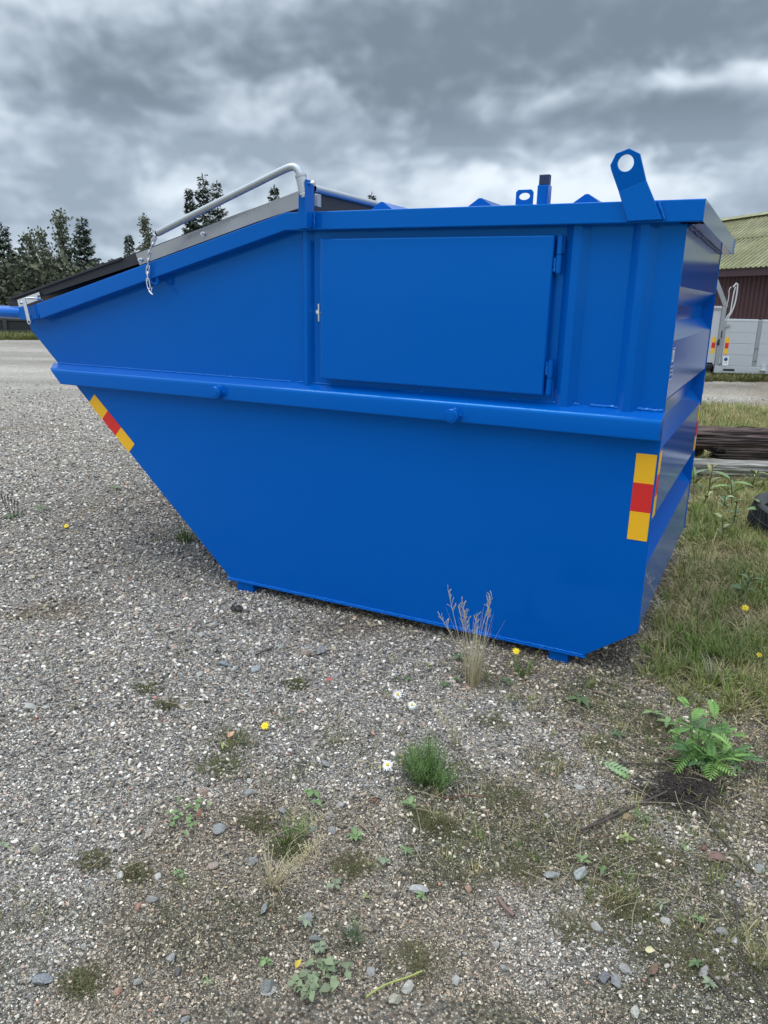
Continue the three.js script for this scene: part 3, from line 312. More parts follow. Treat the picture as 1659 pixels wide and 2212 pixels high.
// ------------------------------------------------------------------ the yard behind: frame along the camera's width
const ANG = YAW;
const dirR = V(Math.cos(YAW), 0, -Math.sin(YAW)), dirF = V(-Math.sin(YAW), 0, -Math.cos(YAW));
{ // light grey flatbed body
  const o = gp(1551, 826); o.y = 0; const d = o.length(), p0 = dirR.clone(), k = 16.6 / (o.dot(dirF)), org = o.multiplyScalar(k); org.y = 0;
  const t = thing('flatbed_body', org, 'light grey flatbed truck body with gates, standing on the grass before the barn', 'flatbed'); t.rotation.y = ANG - 0.05;
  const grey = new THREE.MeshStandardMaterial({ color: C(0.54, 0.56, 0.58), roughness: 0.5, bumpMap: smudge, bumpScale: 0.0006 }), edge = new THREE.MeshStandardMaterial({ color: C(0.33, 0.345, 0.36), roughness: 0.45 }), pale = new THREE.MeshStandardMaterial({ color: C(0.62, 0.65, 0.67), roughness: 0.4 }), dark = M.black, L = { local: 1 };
  const gate = (x0, x1) => { const g = part('gate', box(x0, x1, 0.27, 1.20, -0.03, 0, 0.004), grey, t, L); for (const y of [0.50, 0.73, 0.97]) part('gate_board', box(x0 + 0.004, x1 - 0.004, y - 0.222, y - 0.004, 0.0005, 0.006, 0.002), grey, g, L); part('gate_board', box(x0 + 0.004, x1 - 0.004, 0.972, 1.196, 0.0005, 0.006, 0.002), grey, g, L); part('top_rail', box(x0, x1, 1.203, 1.245, -0.04, 0.012, 0.006), pale, g, L); return g; };
  const ga = gate(0.0, 0.66); gate(0.74, 1.5); gate(1.58, 2.4);
  part('gate_hinge', [box(-0.03, 0.08, 1.07, 1.13, 0.008, 0.03, 0.004), box(-0.03, 0.08, 0.32, 0.40, 0.008, 0.03, 0.004), box(-0.028, -0.008, 0.3, 1.2, 0.0, 0.02, 0.003)], edge, ga, L);
  for (const x of [0.665, 1.505]) { const p = part('stake', box(x, x + 0.07, 0.11, 1.235, -0.04, 0.014, 0.006), edge, t, L); for (const [a, y] of [[0.018, 0.64], [0.052, 0.64], [0.018, 0.38], [0.052, 0.38]]) part('bolt', cyl(V(x + a, y, 0.014), V(x + a, y, 0.021), 0.011, 0.011, 8), dark, p, L); }
  part('corner_post', box(-0.12, -0.035, 0.12, 1.49, -0.06, 0.01, 0.006), edge, t, L);
  part('latch', [cyl(V(-0.135, 0.74, 0.03), V(-0.1, 0.82, 0.03), 0.02, 0.02, 10), box(-0.14, -0.09, 0.70, 0.76, 0.01, 0.035, 0.004), cyl(V(-0.07, 0.85, 0.02), V(-0.07, 1.0, 0.02), 0.01, 0.01, 8)], dark, t, L);
  part('end_gate', [box(-1.3, -0.125, 0.33, 1.45, -0.06, -0.02, 0.004), box(-1.3, -0.125, 1.45, 1.50, -0.08, 0.0, 0.006)], grey, t, L); part('end_gate_shade_strip', box(-1.3, -0.15, 1.40, 1.452, -0.0195, -0.012, 0.002), edge, t, L);  // darker strip below the end gate cap is a painted shadow gap
  part('sill', [box(-0.12, 2.45, 0.12, 0.265, -0.06, 0.02, 0.006)], grey, t, L); part('sill_slot', [box(0.06, 0.30, 0.165, 0.21, 0.0205, 0.022), box(0.09, 0.28, 0.185, 0.20, 0.022, 0.03)], dark, t, L);
  part('bracket', [box(0.85, 0.93, 0.21, 0.33, 0.0205, 0.05, 0.004), box(0.83, 0.95, 0.19, 0.215, 0.0205, 0.07, 0.004)], pale, t, L);
  part('brace', rings([[V(0.0, 1.50, -0.05), V(-0.09, 1.50, -0.05), V(-0.09, 1.50, -0.01), V(0.0, 1.50, -0.01)], [V(-0.42, 2.3, -0.05), V(-0.52, 2.3, -0.05), V(-0.52, 2.3, -0.01), V(-0.42, 2.3, -0.01)]]), edge, t, L);
  part('headboard_post', box(-0.54, -0.42, 1.5, 2.32, -0.09, 0.0, 0.005), edge, t, L);
  part('floor', box(-1.3, 2.4, 0.26, 0.3, -2.35, -0.08), edge, t, L); part('gate', box(-1.3, 2.4, 0.3, 1.2, -2.4, -2.36), grey, t, L); part('underframe', [box(-1.3, 2.4, 0.02, 0.2, -0.9, -0.7), box(-1.3, 2.4, 0.02, 0.2, -1.75, -1.55), box(-1.3, -0.14, 0.2, 0.33, -0.3, -0.08), box(-1.0, -0.14, 0.02, 0.2, -0.25, -0.12)], dark, t, L);
  for (const x of [-0.235, 0.035]) for (let q = 0; q < 3; q++) part(q === 1 ? 'red_marker' : 'yellow_marker', box(x, x + 0.075, 0.865 - (q + 1) * 0.115, 0.865 - q * 0.115, x < 0 ? -0.0195 : 0.0065, x < 0 ? -0.0175 : 0.0085), q === 1 ? M.red : M.yellow, t, L);
  const cv = document.createElement('canvas'); cv.width = 64; cv.height = 100; const c = cv.getContext('2d'); c.fillStyle = '#f3f5f6'; c.fillRect(0, 0, 64, 100); c.fillStyle = '#1d4f8c'; c.beginPath(); c.arc(31, 32, 20, 0, 7); c.fill(); c.fillStyle = '#0d2233'; c.fillRect(26, 22, 12, 20); c.fillStyle = '#8fc0e4'; c.fillRect(16, 22, 9, 9); c.fillStyle = '#9aa4ad'; c.fillRect(12, 62, 40, 4); c.fillRect(16, 72, 32, 3); const tx = new THREE.CanvasTexture(cv); tx.colorSpace = THREE.SRGBColorSpace; const g = new THREE.PlaneGeometry(0.125, 0.195); g.translate(0.085, 0.375, 0.0325); part('globe_sticker', g, new THREE.MeshStandardMaterial({ map: tx, roughness: 0.5 }), t, { keepUV: true, local: 1 });
  // white plastic pipes standing in the bed
  const white = new THREE.MeshStandardMaterial({ color: C(0.62, 0.62, 0.62), roughness: 0.6 }), at = (x, y) => { const v = V(x, y, -0.35).applyAxisAngle(V(0, 1, 0), t.rotation.y).add(org); return v; };
  const zy = y => 0.12 + (830 - y) * 0.00236, zx = x => (x - 1145) * 0.00236;
  [['thick white pipe bent over at its top, standing in the flatbed', [[1212, 352], [1232, 300], [1250, 235], [1257, 120], [1247, 42], [1218, 78]], 0.016], ['straight white pipe standing beside the bent one in the flatbed', [[1195, 350], [1222, 300], [1226, 220], [1230, 130], [1238, 75]], 0.013], ['thin white hose curled over, leftmost of the pipes in the flatbed', [[1168, 345], [1180, 290], [1190, 150], [1186, 105], [1198, 76], [1204, 84]], 0.008]].forEach(([label, pts, r]) => { const P = pts.map(([x, y]) => at(zx(x), zy(y))); const b = P[0].clone(); const w = worldThing('plastic_pipe', V(b.x, b.y, b.z), label, 'pipe', 'white pipes standing in the flatbed'); part('pipe', tube([P[0].clone().add(V(0, -0.8, 0)), ...P], r, 50, 10), white, w); part('pipe_mouth', cyl(P[P.length - 1], P[P.length - 1].clone().add(P[P.length - 1].clone().sub(P[P.length - 2]).normalize().multiplyScalar(0.004)), r * 0.8, r * 0.8, 10), M.black, w); });
}
{ // barn: sheet walls and a green profiled roof
  const D = 25, vp = ray(480, 643); vp.y = 0; vp.normalize(); const right = vp.clone().negate(), p0 = ad(1659, 700, D); p0.y = 0;
  const t = thing('barn', V(p0.x, 0, p0.z), 'dark red corrugated barn with a mossy green profiled roof', 'barn'); t.rotation.y = Math.atan2(-right.z, right.x);
  const L = { local: 1 }, wall = new THREE.MeshStandardMaterial({ color: C(0.060, 0.023, 0.026), roughness: 0.6, bumpMap: smudge, bumpScale: 0.001 }), wall2 = new THREE.MeshStandardMaterial({ color: C(0.068, 0.027, 0.030), roughness: 0.6 }), roofA = [0, 1, 2].map(k => new THREE.MeshStandardMaterial({ color: C(0.33 + 0.02 * k, 0.335 + 0.014 * k, 0.19 + 0.02 * k), roughness: 0.7, bumpMap: smudge, bumpScale: 0.002, map: tex(256, (u, v) => { const n = tn(u, v, 6, 3 + k, 4), f = tn(u, v, 26, k, 3); const q = 205 + 90 * n + 60 * f; return [q, q, q * 0.94]; }, true, 0.5) })), fascia = new THREE.MeshStandardMaterial({ color: C(0.045, 0.018, 0.026), roughness: 0.5 });
  const eave = 2.38, W0 = -16, W1 = 14; // along the wall
  const corr = (x0, x1, y0, y1, pitch, dep) => { const n = Math.round((x1 - x0) / pitch), a = [], b = []; const pr = []; for (let i = 0; i < n; i++) { const x = x0 + i * pitch; pr.push([x, 0], [x + pitch * 0.55, 0], [x + pitch * 0.65, dep], [x + pitch * 0.9, dep]); } pr.push([x1, 0]); const ring = y => pr.map(([x, d]) => V(x, y, d)).concat([V(x1, y, -0.02), V(x0, y, -0.02)]); return rings([ring(y0), ring(y1)], false); };
  const sheetG = corr(0, 1.0, 0.02, eave, 0.2, 0.03); boxUV(sheetG);
  for (let x = W0; x < W1; x += 1.002) { const m = new THREE.Mesh(sheetG, (Math.round(x * 7) % 3) ? wall : wall2); m.name = 'wall_sheet'; m.position.set(x, 0, 0); m.castShadow = m.receiveShadow = true; t.add(m); }
  part('wall', [box(W0, W1, 0, eave, -4.4, -4.3), box(W0, W0 + 0.1, 0, eave, -4.3, -0.05), box(W1 - 0.1, W1, 0, eave, -4.3, -0.05)], wall, t, L);
  part('fascia', box(W0 - 0.3, W1 + 0.3, eave - 0.02, eave + 0.20, 0.36, 0.40), fascia, t, L); part('soffit', box(W0 - 0.3, W1 + 0.3, eave - 0.02, eave, 0.03, 0.36), fascia, t, L);
  const rise = 1.85, run = 2.6, slope = Math.hypot(rise, run), rg = corr(0, 1.1, 0, slope, 0.22, 0.035); boxUV(rg);
  for (const s of [1, -1]) for (let x = W0 - 0.3, k = 0; x < W1 + 0.2; x += 1.102, k++) { const m = new THREE.Mesh(rg, roofA[(k * 5 + 1) % 3]); m.name = 'roof_sheet'; m.castShadow = m.receiveShadow = true; m.position.set(s > 0 ? x : x + 1.1, eave + 0.2, s > 0 ? 0.47 : -4.73); m.rotation.set(0, s > 0 ? 0 : Math.PI, 0); m.rotateX(-(Math.PI / 2 - Math.atan2(rise, run))); t.add(m); }
  part('ridge_cap', rings([V(W0 - 0.3, 0, 0), V(W1 + 0.3, 0, 0)].map(v => [V(v.x, eave + 0.2 + rise + 0.06, -run + 0.47), V(v.x, eave + 0.2 + rise - 0.06, -run + 0.72), V(v.x, eave + 0.2 + rise - 0.07, -run + 0.22)])), roofA[1], t, L);
  part('roof_seam', rings([V(W0 - 0.3, 0, 0), V(W1 + 0.3, 0, 0)].map(v => { const f = 0.52; return [V(v.x, eave + 0.2 + rise * f + 0.055, 0.47 - run * f), V(v.x, eave + 0.2 + rise * f + 0.048, 0.50 - run * f), V(v.x, eave + 0.2 + rise * f + 0.02, 0.50 - run * f)]; })), roofA[0], t, L);
}

// ------------------------------------------------------------------ old timber, stick, tyre
function woodTex(seed, c0, c1, c2) { return [tex(256, (u, v) => { const g = fbm(u * 2, v * 46, seed, 4) + 0.5 * fbm(u * 7, v * 130, seed + 4, 2), p = fbm(u * 5, v * 8, seed + 9, 3), k = clamp(0.5 + 1.3 * g, 0, 1), q = clamp(0.5 + 1.6 * p, 0, 1); return [0, 1, 2].map(i => lerp(lerp(c0[i], c1[i], k), c2[i], q * 0.45)); }, true, 1), tex(256, (u, v) => { const h = 128 + 260 * fbm(u * 2, v * 46, seed, 4) + 90 * fbm(u * 6, v * 120, seed + 2, 2); return [h, h, h]; }, false, 1)]; }
function timber(name, label, a, b, r, seed, m, o = {}) { // weathered round or squared timber with long checks
  const mid = a.clone().add(b).multiplyScalar(0.5), t = worldThing(name, mid, label, o.category || 'log', o.group), d = b.clone().sub(a), Ln = d.length(); d.normalize();
  const side = V(0, 1, 0).cross(d).normalize(), up = d.clone().cross(side), nu = 72, nl = 90, pos = [], uv = [], idx = [];
  for (let i = 0; i <= nl; i++) for (let k = 0; k <= nu; k++) {
    const f = k / nu * Math.PI * 2, s = i / nl * Ln, cf = Math.cos(f), sf = Math.sin(f), sq = o.square ? 1 / Math.pow(Math.pow(Math.abs(cf), 5) + Math.pow(Math.abs(sf), 5), 0.2) : 1;
    const crack = Math.pow(clamp(1 - Math.abs(fbm(s * 0.5, Math.cos(f) * 5 + seed, Math.sin(f) * 5, 3)) * 9, 0, 1), 2), split = fbm(s * 1.5 + seed, cf * 9, sf * 9, 3);
    const end = i < 6 && o.rotten ? -0.5 * r * Math.abs(fbm(cf * 3, sf * 3, seed, 3)) * 2 : 0, sh = s + (i < 6 ? (1 - i / 6) * 0.28 * (o.rotten ? 1 : 0) * (fbm(cf * 4, sf * 4, seed + 2, 3) + 0.2) : 0), rr = r * sq * (1 - 0.3 * crack + 0.34 * split + 0.12 * fbm(s * 0.9, seed, 0, 2)) + end * (i < 4 ? 0.4 : 0);
    const p = a.clone().addScaledVector(d, sh).addScaledVector(side, cf * rr * (o.wide || 1)).addScaledVector(up, sf * rr).addScaledVector(up, (o.sag || 0) * Math.sin(s / Ln * 3.1)); pos.push(p.x, p.y, p.z); uv.push(s * 0.6, k / nu * (o.vrep || 1) + seed * 0.37);
  }
  for (let i = 0; i < nl; i++) for (let k = 0; k < nu; k++) { const p = i * (nu + 1) + k, q = p + 1, w = p + nu + 1, x = w + 1; idx.push(p, q, w, q, x, w); }
  for (const i of [0, nl]) { const c = pos.length / 3, q = a.clone().addScaledVector(d, i / nl * Ln + (i ? 0.0 : (o.rotten ? 0.12 : 0))); pos.push(q.x, q.y, q.z); uv.push(0.5, 0.5); for (let k = 0; k < nu; k++) { const p = i * (nu + 1) + k; i ? idx.push(p, p + 1, c) : idx.push(p + 1, p, c); } }
  const g = new THREE.BufferGeometry(); g.setAttribute('position', new THREE.Float32BufferAttribute(pos, 3)); g.setAttribute('uv', new THREE.Float32BufferAttribute(uv, 2)); g.setIndex(idx); g.computeVertexNormals();
  part(o.part || 'trunk', g, m, t, { keepUV: true }); return t;
}
{
  const dk = woodTex(3, [30, 22, 20], [122, 100, 94], [150, 134, 128]), dk2 = woodTex(13, [20, 16, 14], [98, 80, 70], [52, 43, 37]), gy = woodTex(23, [74, 72, 68], [196, 192, 184], [128, 125, 118]);
  const mk = ([m, b], s) => new THREE.MeshStandardMaterial({ map: m, bumpMap: b, bumpScale: 0.025 * s, roughness: 0.9 }), md = mk(dk, 1), md2 = mk(dk2, 1), mg = mk(gy, 0.7);
  const along = (px, py, y, z0, z1, dx0, dx1) => { const c = gp(px, py, y); const d = dirR.clone().applyAxisAngle(V(0, 1, 0), -0.02); return [c.clone().addScaledVector(d, dx0), c.clone().addScaledVector(d, dx1)]; };
  let c = gp(1600, 1000, 0.2), d = dirR.clone().applyAxisAngle(V(0, 1, 0), -0.04);
  const seg = (px, py, y, x0, x1) => { const q = gp(px, py, y); return [q.clone().addScaledVector(d, x0), q.clone().addScaledVector(d, x1)]; };
  let s = seg(1590, 948, 0.30, -1.2, 1.6); timber('log', 'dark brown cracked log lying topmost at the back of the timber pile', s[0], s[1], 0.105, 4, md, { wide: 1.15 });
  s = seg(1590, 987, 0.215, -0.245, 1.6); timber('log', 'blackish rotten log with a broken left end, below the topmost log', s[0], s[1], 0.08, 9, md2, { rotten: 1 });
  s = seg(1560, 980, 0.16, -1.2, -0.1); timber('log', 'black log in shadow behind the broken log end', s[0].clone().addScaledVector(dirF, 0.2), s[1].clone().addScaledVector(dirF, 0.25), 0.075, 11, md2);
  s = seg(1590, 1022, 0.105, -1.0, 1.6); const beam = timber('beam', 'pale grey squared beam lying in front of the dark logs', s[0], s[1], 0.105, 15, mg, { square: 1, wide: 1.1, category: 'beam', part: 'timber' });
  s = seg(1590, 1062, 0.02, -0.35, 1.6); timber('plank', 'thin grey weathered plank on the grass before the pale beam', s[0], s[1], 0.022, 19, mg, { square: 1, wide: 2.4, category: 'plank', part: 'timber' });
  const R = rng(5); { const k = gp(1541, 1007, 0.2); part('knot', [tube([V(k.x - 0.016, k.y, k.z + 0.002), V(k.x, k.y + 0.008, k.z - 0.006), V(k.x + 0.017, k.y, k.z + 0.002), V(k.x, k.y - 0.007, k.z + 0.008)], 0.005, 24, 6, true)], mg, beam); }
  const wh = new THREE.MeshStandardMaterial({ color: C(0.62, 0.58, 0.5), roughness: 0.85 });
  const q = (x, y, h) => gp((1500 + x * 0.27133) / 1.15732, (700 + y * 0.27133) / 1.15732, h), st = worldThing('stick', q(1150, 330, 0.3), 'bleached white stick bent near its left end, lying on the timber pile', 'stick'); part('stem', tube([q(1085, 364, 0.36), q(1115, 352, 0.37), q(1152, 326, 0.41), q(1200, 330, 0.41), q(1395, 352, 0.38)], 0.012, 60, 8), wh, st);
  const st2 = worldThing('stick', q(1400, 1810, 0.08), 'pale forked driftwood stick leaning on the front plank', 'stick'); part('stem', [tube([q(1300, 1835, 0.05), q(1340, 1808, 0.09), q(1390, 1822, 0.08), q(1490, 1815, 0.10)], 0.011, 40, 8), tube([q(1340, 1808, 0.09), q(1370, 1828, 0.06), q(1400, 1840, 0.03)], 0.009, 20, 8)], wh, st2);
}
{ // tyre lying on its side, tread towards the container
  const c = gp(1700, 1122, 0.12), t = thing('tyre', V(c.x + 0.05, 0.115, c.z), 'worn black car tyre lying tilted in the long grass', 'tyre'); t.rotation.set(0.2, 0.3, -0.2); t.scale.setScalar(0.9);
  const L = { local: 1 }, rub = new THREE.MeshStandardMaterial({ color: C(0.018, 0.02, 0.023), roughness: 0.6, bumpMap: smudge, bumpScale: 0.001 }), prof = [[0.20, -0.07], [0.225, -0.095], [0.27, -0.105], [0.295, -0.098], [0.312, -0.07], [0.316, 0], [0.312, 0.07], [0.295, 0.098], [0.27, 0.105], [0.225, 0.095], [0.20, 0.07], [0.205, 0.05], [0.23, 0.07], [0.28, 0.075], [0.29, 0], [0.28, -0.075], [0.23, -0.07], [0.205, -0.05], [0.20, -0.07]];
  part('casing', new THREE.LatheGeometry(prof.map(p => new THREE.Vector2(p[0], p[1])), 96), rub, t, L);
  for (let k = 0; k < 54; k++) { const f = k / 54 * Math.PI * 2, g = []; for (const s of [-1, 1]) { const b = new THREE.BoxGeometry(0.010, 0.078, 0.024); b.rotateX(s * 0.45); b.translate(0.3175 - 0.004, s * 0.043, 0); b.rotateY(f); g.push(b); } part('tread_block', g, rub, t, L); }
  for (const y of [0, 0.082, -0.082]) { const g = new THREE.TorusGeometry(y ? 0.306 : 0.3165, 0.006, 6, 96); g.rotateX(Math.PI / 2); g.translate(0, y, 0); part('tread_rib', g, rub, t, L); }
}
{ // dark flat wagon at the far left edge of the yard
  const p = gp(-10, 727), t = thing('wagon', V(p.x, 0, p.z), 'long dark low wagon under the trees at the far edge of the yard', 'wagon'); t.rotation.y = ANG + 0.12; const L = { local: 1 }, m = new THREE.MeshStandardMaterial({ color: C(0.02, 0.022, 0.025), roughness: 0.6 }), m2 = new THREE.MeshStandardMaterial({ color: C(0.045, 0.05, 0.056), roughness: 0.5 });
  part('side_board', box(-5, 2.1, 0.62, 1.0, -0.06, 0, 0.01), m, t, L); part('beam', [box(-5, 2.15, 0.52, 0.60, -0.1, 0.03, 0.01), box(-5, 2.15, 0.15, 0.22, -0.06, 0.03, 0.01)], m2, t, L); part('lower_board', box(-5, 2.1, 0.22, 0.51, -0.06, -0.01, 0.005), m, t, L); part('bed', box(-5, 2.1, 0.5, 0.6, -2.3, -0.1), m, t, L);
  for (const x of [-4.2, -2.6, -1.1, 0.3, 1.7]) part('stake', box(x, x + 0.12, 0.1, 1.03, 0.002, 0.06, 0.01), m2, t, L);
  for (const x of [-0.6, -3.4]) for (const z of [-0.35, -2.0]) { const g = new THREE.CylinderGeometry(0.33, 0.33, 0.24, 28); g.rotateX(Math.PI / 2); g.translate(x, 0.33, z); part('wheel', g, m, t, L); }
  const roll = thing('tarpaulin_roll', V(p.x, 0, p.z), 'black rolled tarpaulin lying on top of the dark wagon', 'tarpaulin'); roll.rotation.y = t.rotation.y; part('roll', toCreasedNormals(rings(Array.from({ length: 14 }, (_, i) => Array.from({ length: 12 }, (_, k) => { const f = k / 12 * 6.283, r = (0.17 + 0.05 * fbm(i * 0.4, k, 3, 2)) * (i === 0 || i === 13 ? 0.6 : 1); return V(-1.6 + i * 0.12, 1.14 + Math.sin(f) * r, -0.45 + Math.cos(f) * r); }))), 0.7), M.black, roll, L);
}

// ------------------------------------------------------------------ trees along the far side
function leafMesh(arr, cols, m, name, parent) { const g = new THREE.BufferGeometry(); g.setAttribute('position', new THREE.Float32BufferAttribute(arr, 3)); g.setAttribute('color', new THREE.Float32BufferAttribute(cols, 3)); g.computeVertexNormals(); boxUV(g); const o = new THREE.Mesh(g, m); o.name = name; o.castShadow = o.receiveShadow = true; parent.add(o); return o; }
const leafM = new THREE.MeshPhysicalMaterial({ vertexColors: true, roughness: 0.75, transmission: 0.0, side: THREE.DoubleSide }), barkM = new THREE.MeshStandardMaterial({ color: C(0.085, 0.07, 0.06), roughness: 0.95 }), birchBark = new THREE.MeshStandardMaterial({ roughness: 0.8, map: tex(128, (u, v) => { const n = fbm(u * 3, v * 40, 2, 3); return n > 0.16 ? [60, 56, 52] : [196, 192, 184]; }, true, 1) });
function quad(A, c, u, v) { const a = c.clone().sub(u).sub(v), b = c.clone().add(u).sub(v), d = c.clone().add(u).add(v), e = c.clone().sub(u).add(v); A.push(a.x, a.y, a.z, b.x, b.y, b.z, d.x, d.y, d.z, a.x, a.y, a.z, d.x, d.y, d.z, e.x, e.y, e.z); }
function spray(A, Cc, a, dir, up, L, w, col) { const u = dir.clone().multiplyScalar(L / 2), s = dir.clone().cross(up).normalize().multiplyScalar(w / 2), c = a.clone().add(u); const p0 = a, p1 = c.clone().add(s), p2 = a.clone().addScaledVector(dir, L), p3 = c.clone().sub(s); A.push(p0.x, p0.y, p0.z, p1.x, p1.y, p1.z, p2.x, p2.y, p2.z, p0.x, p0.y, p0.z, p2.x, p2.y, p2.z, p3.x, p3.y, p3.z); for (let i = 0; i < 6; i++) Cc.push(col.r, col.g, col.b); }
function spruce(label, px, pyTop, dist, wid, seed, o = {}) {
  const top = ad(px, pyTop, dist), H = top.y, t = thing('spruce_tree', V(top.x, 0, top.z), label, 'spruce tree', o.group), R = rng(seed), A = [], K = [];
  part('trunk', cyl(V(0, 0, 0), V(0, H * 0.97, 0), H * 0.014, 0.012, 8), barkM, t, { local: 1 });
  const lo = o.low ?? 0.06, step = o.step || 0.2;
  for (let y = H * lo; y < H - 0.15; y += step * (0.75 + 0.4 * R())) {
    const f = (y / H - lo) / (1 - lo), Lm = wid * Math.pow(1 - f, 0.82) * (o.gap && R() < o.gap ? 0.5 : 1) + 0.10, nb = 6 + Math.floor(R() * 3), off = R() * 6.28;
    for (let b = 0; b < nb; b++) {
      const an = off + b / nb * 6.283 + (R() - 0.5) * 0.5, L = Lm * (0.62 + 0.5 * R()), out = V(Math.cos(an), lerp(-0.30, 0.55, f * f), Math.sin(an)).normalize(), n = Math.max(3, Math.round(L / 0.07));
      const tone = 0.75 + 0.5 * R(), jy = (R() - 0.5) * step * 1.1;
      for (let k = 1; k <= n; k++) { const s = k / n, p = V(0, y + jy, 0).addScaledVector(out, L * s); p.y += 0.14 * L * s * s - 0.05 * L * Math.sin(s * 3); const wl = (0.30 * (1 - s * 0.65)) * (0.7 + 0.6 * R()); const sd = V(-out.z, 0, out.x); const g = C(0.040 * tone, 0.058 * tone, 0.034 * tone); for (const q of [-1, 1]) { const d = sd.clone().multiplyScalar(q * 0.75).addScaledVector(out, 0.65).add(V(0, -0.45 - 0.4 * R(), 0)).normalize(); spray(A, K, p, d, V(R() - 0.5, 1, R() - 0.5).normalize(), wl + 0.09, 0.11, g); } }
    }
  }
  for (let k = 0; k < 5; k++) spray(A, K, V(0, H - 0.28, 0), V((R() - 0.5) * 0.4, 1, (R() - 0.5) * 0.4).normalize(), V(1, 0, 0), 0.32, 0.05, C(0.03, 0.05, 0.03));
  leafMesh(A, K, leafM, 'crown', t); return t;
}
function birch(label, px, pyTop, dist, wid, seed, o = {}) {
  const top = ad(px, pyTop, dist), H = top.y, t = thing('birch_tree', V(top.x, 0, top.z), label, 'birch tree', o.group), R = rng(seed), A = [], K = [], limbs = [];
  part('trunk', cyl(V(0, 0, 0), V(0.1, H * 0.9, 0.05), H * 0.013, 0.01, 9), birchBark, t, { local: 1 });
  const n = Math.round(H * 9);
  for (let i = 0; i < n; i++) {
    const f = Math.pow(i / n, 0.85), y = H * lerp(o.low ?? 0.12, 0.93, f), an = R() * 6.283, L = wid * (0.12 + 0.92 * Math.sin(Math.min(1, (1 - f) * 1.1 + 0.03) * 1.5)) * (0.5 + 0.6 * R()), rise = 0.75 + 0.9 * f + 0.4 * R(), a = V(0.1 * f, y, 0.05 * f), b = a.clone().add(V(Math.cos(an) * L, L * rise, Math.sin(an) * L)); b.y = Math.min(b.y, H * (0.985 + 0.02 * R()));
    limbs.push(cyl(a, b, 0.016 * (1.2 - f), 0.004, 4)); const m = Math.round((o.dense || 1) * 34 * L / wid) + 9;
    for (let k = 0; k < m; k++) { const s = 0.25 + 0.8 * R(), p = a.clone().lerp(b, Math.min(1, s)).add(V((R() - 0.5) * 0.42, (R() - 0.62) * 0.5, (R() - 0.5) * 0.42)), q = 0.035 + 0.035 * R(), tone = 0.7 + 0.6 * R(), u = V(R() - 0.5, R() - 0.5, R() - 0.5).normalize(), v = V(R() - 0.5, R() - 0.5, R() - 0.5).cross(u).normalize(); quad(A, p, u.multiplyScalar(q), v.multiplyScalar(q * 0.8)); const c = o.c || [0.125, 0.14, 0.085]; for (let z = 0; z < 6; z++) K.push(c[0] * tone, c[1] * tone, c[2] * tone); }
  }
  part('limbs', limbs, barkM, t, { local: 1 }); leafMesh(A, K, leafM, 'crown', t); return t;
}
spruce('dark spruce at the left edge of the photo, behind the wagon', 2, 480, 40, 1.0, 1);
birch('rounded birch just right of the leftmost spruce', 58, 492, 44, 0.72, 2, { dense: 1.2 });
birch('slender pale birch between two birches at the left, its top forked', 88, 487, 47, 0.72, 3, { dense: 1.0 });
birch('tall pale birch, highest in the left clump of trees', 128, 447, 45, 0.9, 4, { dense: 1.3 });
spruce('broad dark spruce ending the left clump above the black lid', 176, 468, 44, 1.25, 5, { low: 0.04 });
spruce('low spruce at the right foot of the left clump', 212, 570, 43, 0.6, 6, { low: 0.03 });
spruce('dark spruce behind the rounded birch at the far left', 30, 550, 46, 1.0, 16, { low: 0.03 });
spruce('small young spruce beside the thin birch behind the lid', 278, 507, 48, 0.7, 7, { low: 0.03 });
birch('thin sparse birch rising right behind the chain', 310, 450, 50, 0.62, 8, { dense: 0.9 });
spruce('thin bare-topped spruce left of the tall spruce pair', 408, 408, 46, 0.8, 9, { gap: 0.3 });
spruce('tallest spruce, seen through the opening bar', 437, 374, 46, 1.55, 10, { gap: 0.2, step: 0.3 });
spruce('second spruce of the tall pair, right beside the tallest', 468, 389, 47, 1.45, 11, { gap: 0.2, step: 0.3 });
spruce('small spruce top showing left of the bent bar end', 592, 398, 46, 1.0, 12, { gap: 0.25 });
spruce('tiny spruce top showing above the rim right of the bracket', 803, 414, 50, 0.75, 13, { gap: 0.3 });
{ // dense undergrowth below the trees
  const R = rng(31), A = [], K = []; for (let k = 0; k < 34000; k++) { const px = lerp(-160, 560, R()), d = 33 + 12 * R(), hm = 2.5 + 0.9 * fbm(px * 0.012, 3, d * 0.2, 3) * 2, y = hm * Math.pow(R(), 0.7), b = ad(px, 640, d), q = 0.045 + 0.035 * R(), u = V(R() - 0.5, R() - 0.5, R() - 0.5).normalize(), v = V(R() - 0.5, R() - 0.5, R() - 0.5).cross(u).normalize(), tone = 0.6 + 0.7 * R(), g = R() < 0.3 ? [0.12, 0.13, 0.07] : [0.05, 0.065, 0.036]; quad(A, V(b.x, y, b.z), u.multiplyScalar(q), v.multiplyScalar(q)); for (let z = 0; z < 6; z++) K.push(g[0] * tone, g[1] * tone, g[2] * tone); }
  const o = leafMesh(A, K, leafM, numbered('undergrowth'), scene); tag(o, 'dark green undergrowth filling the space under the far trees', 'undergrowth', null, 'stuff');
}

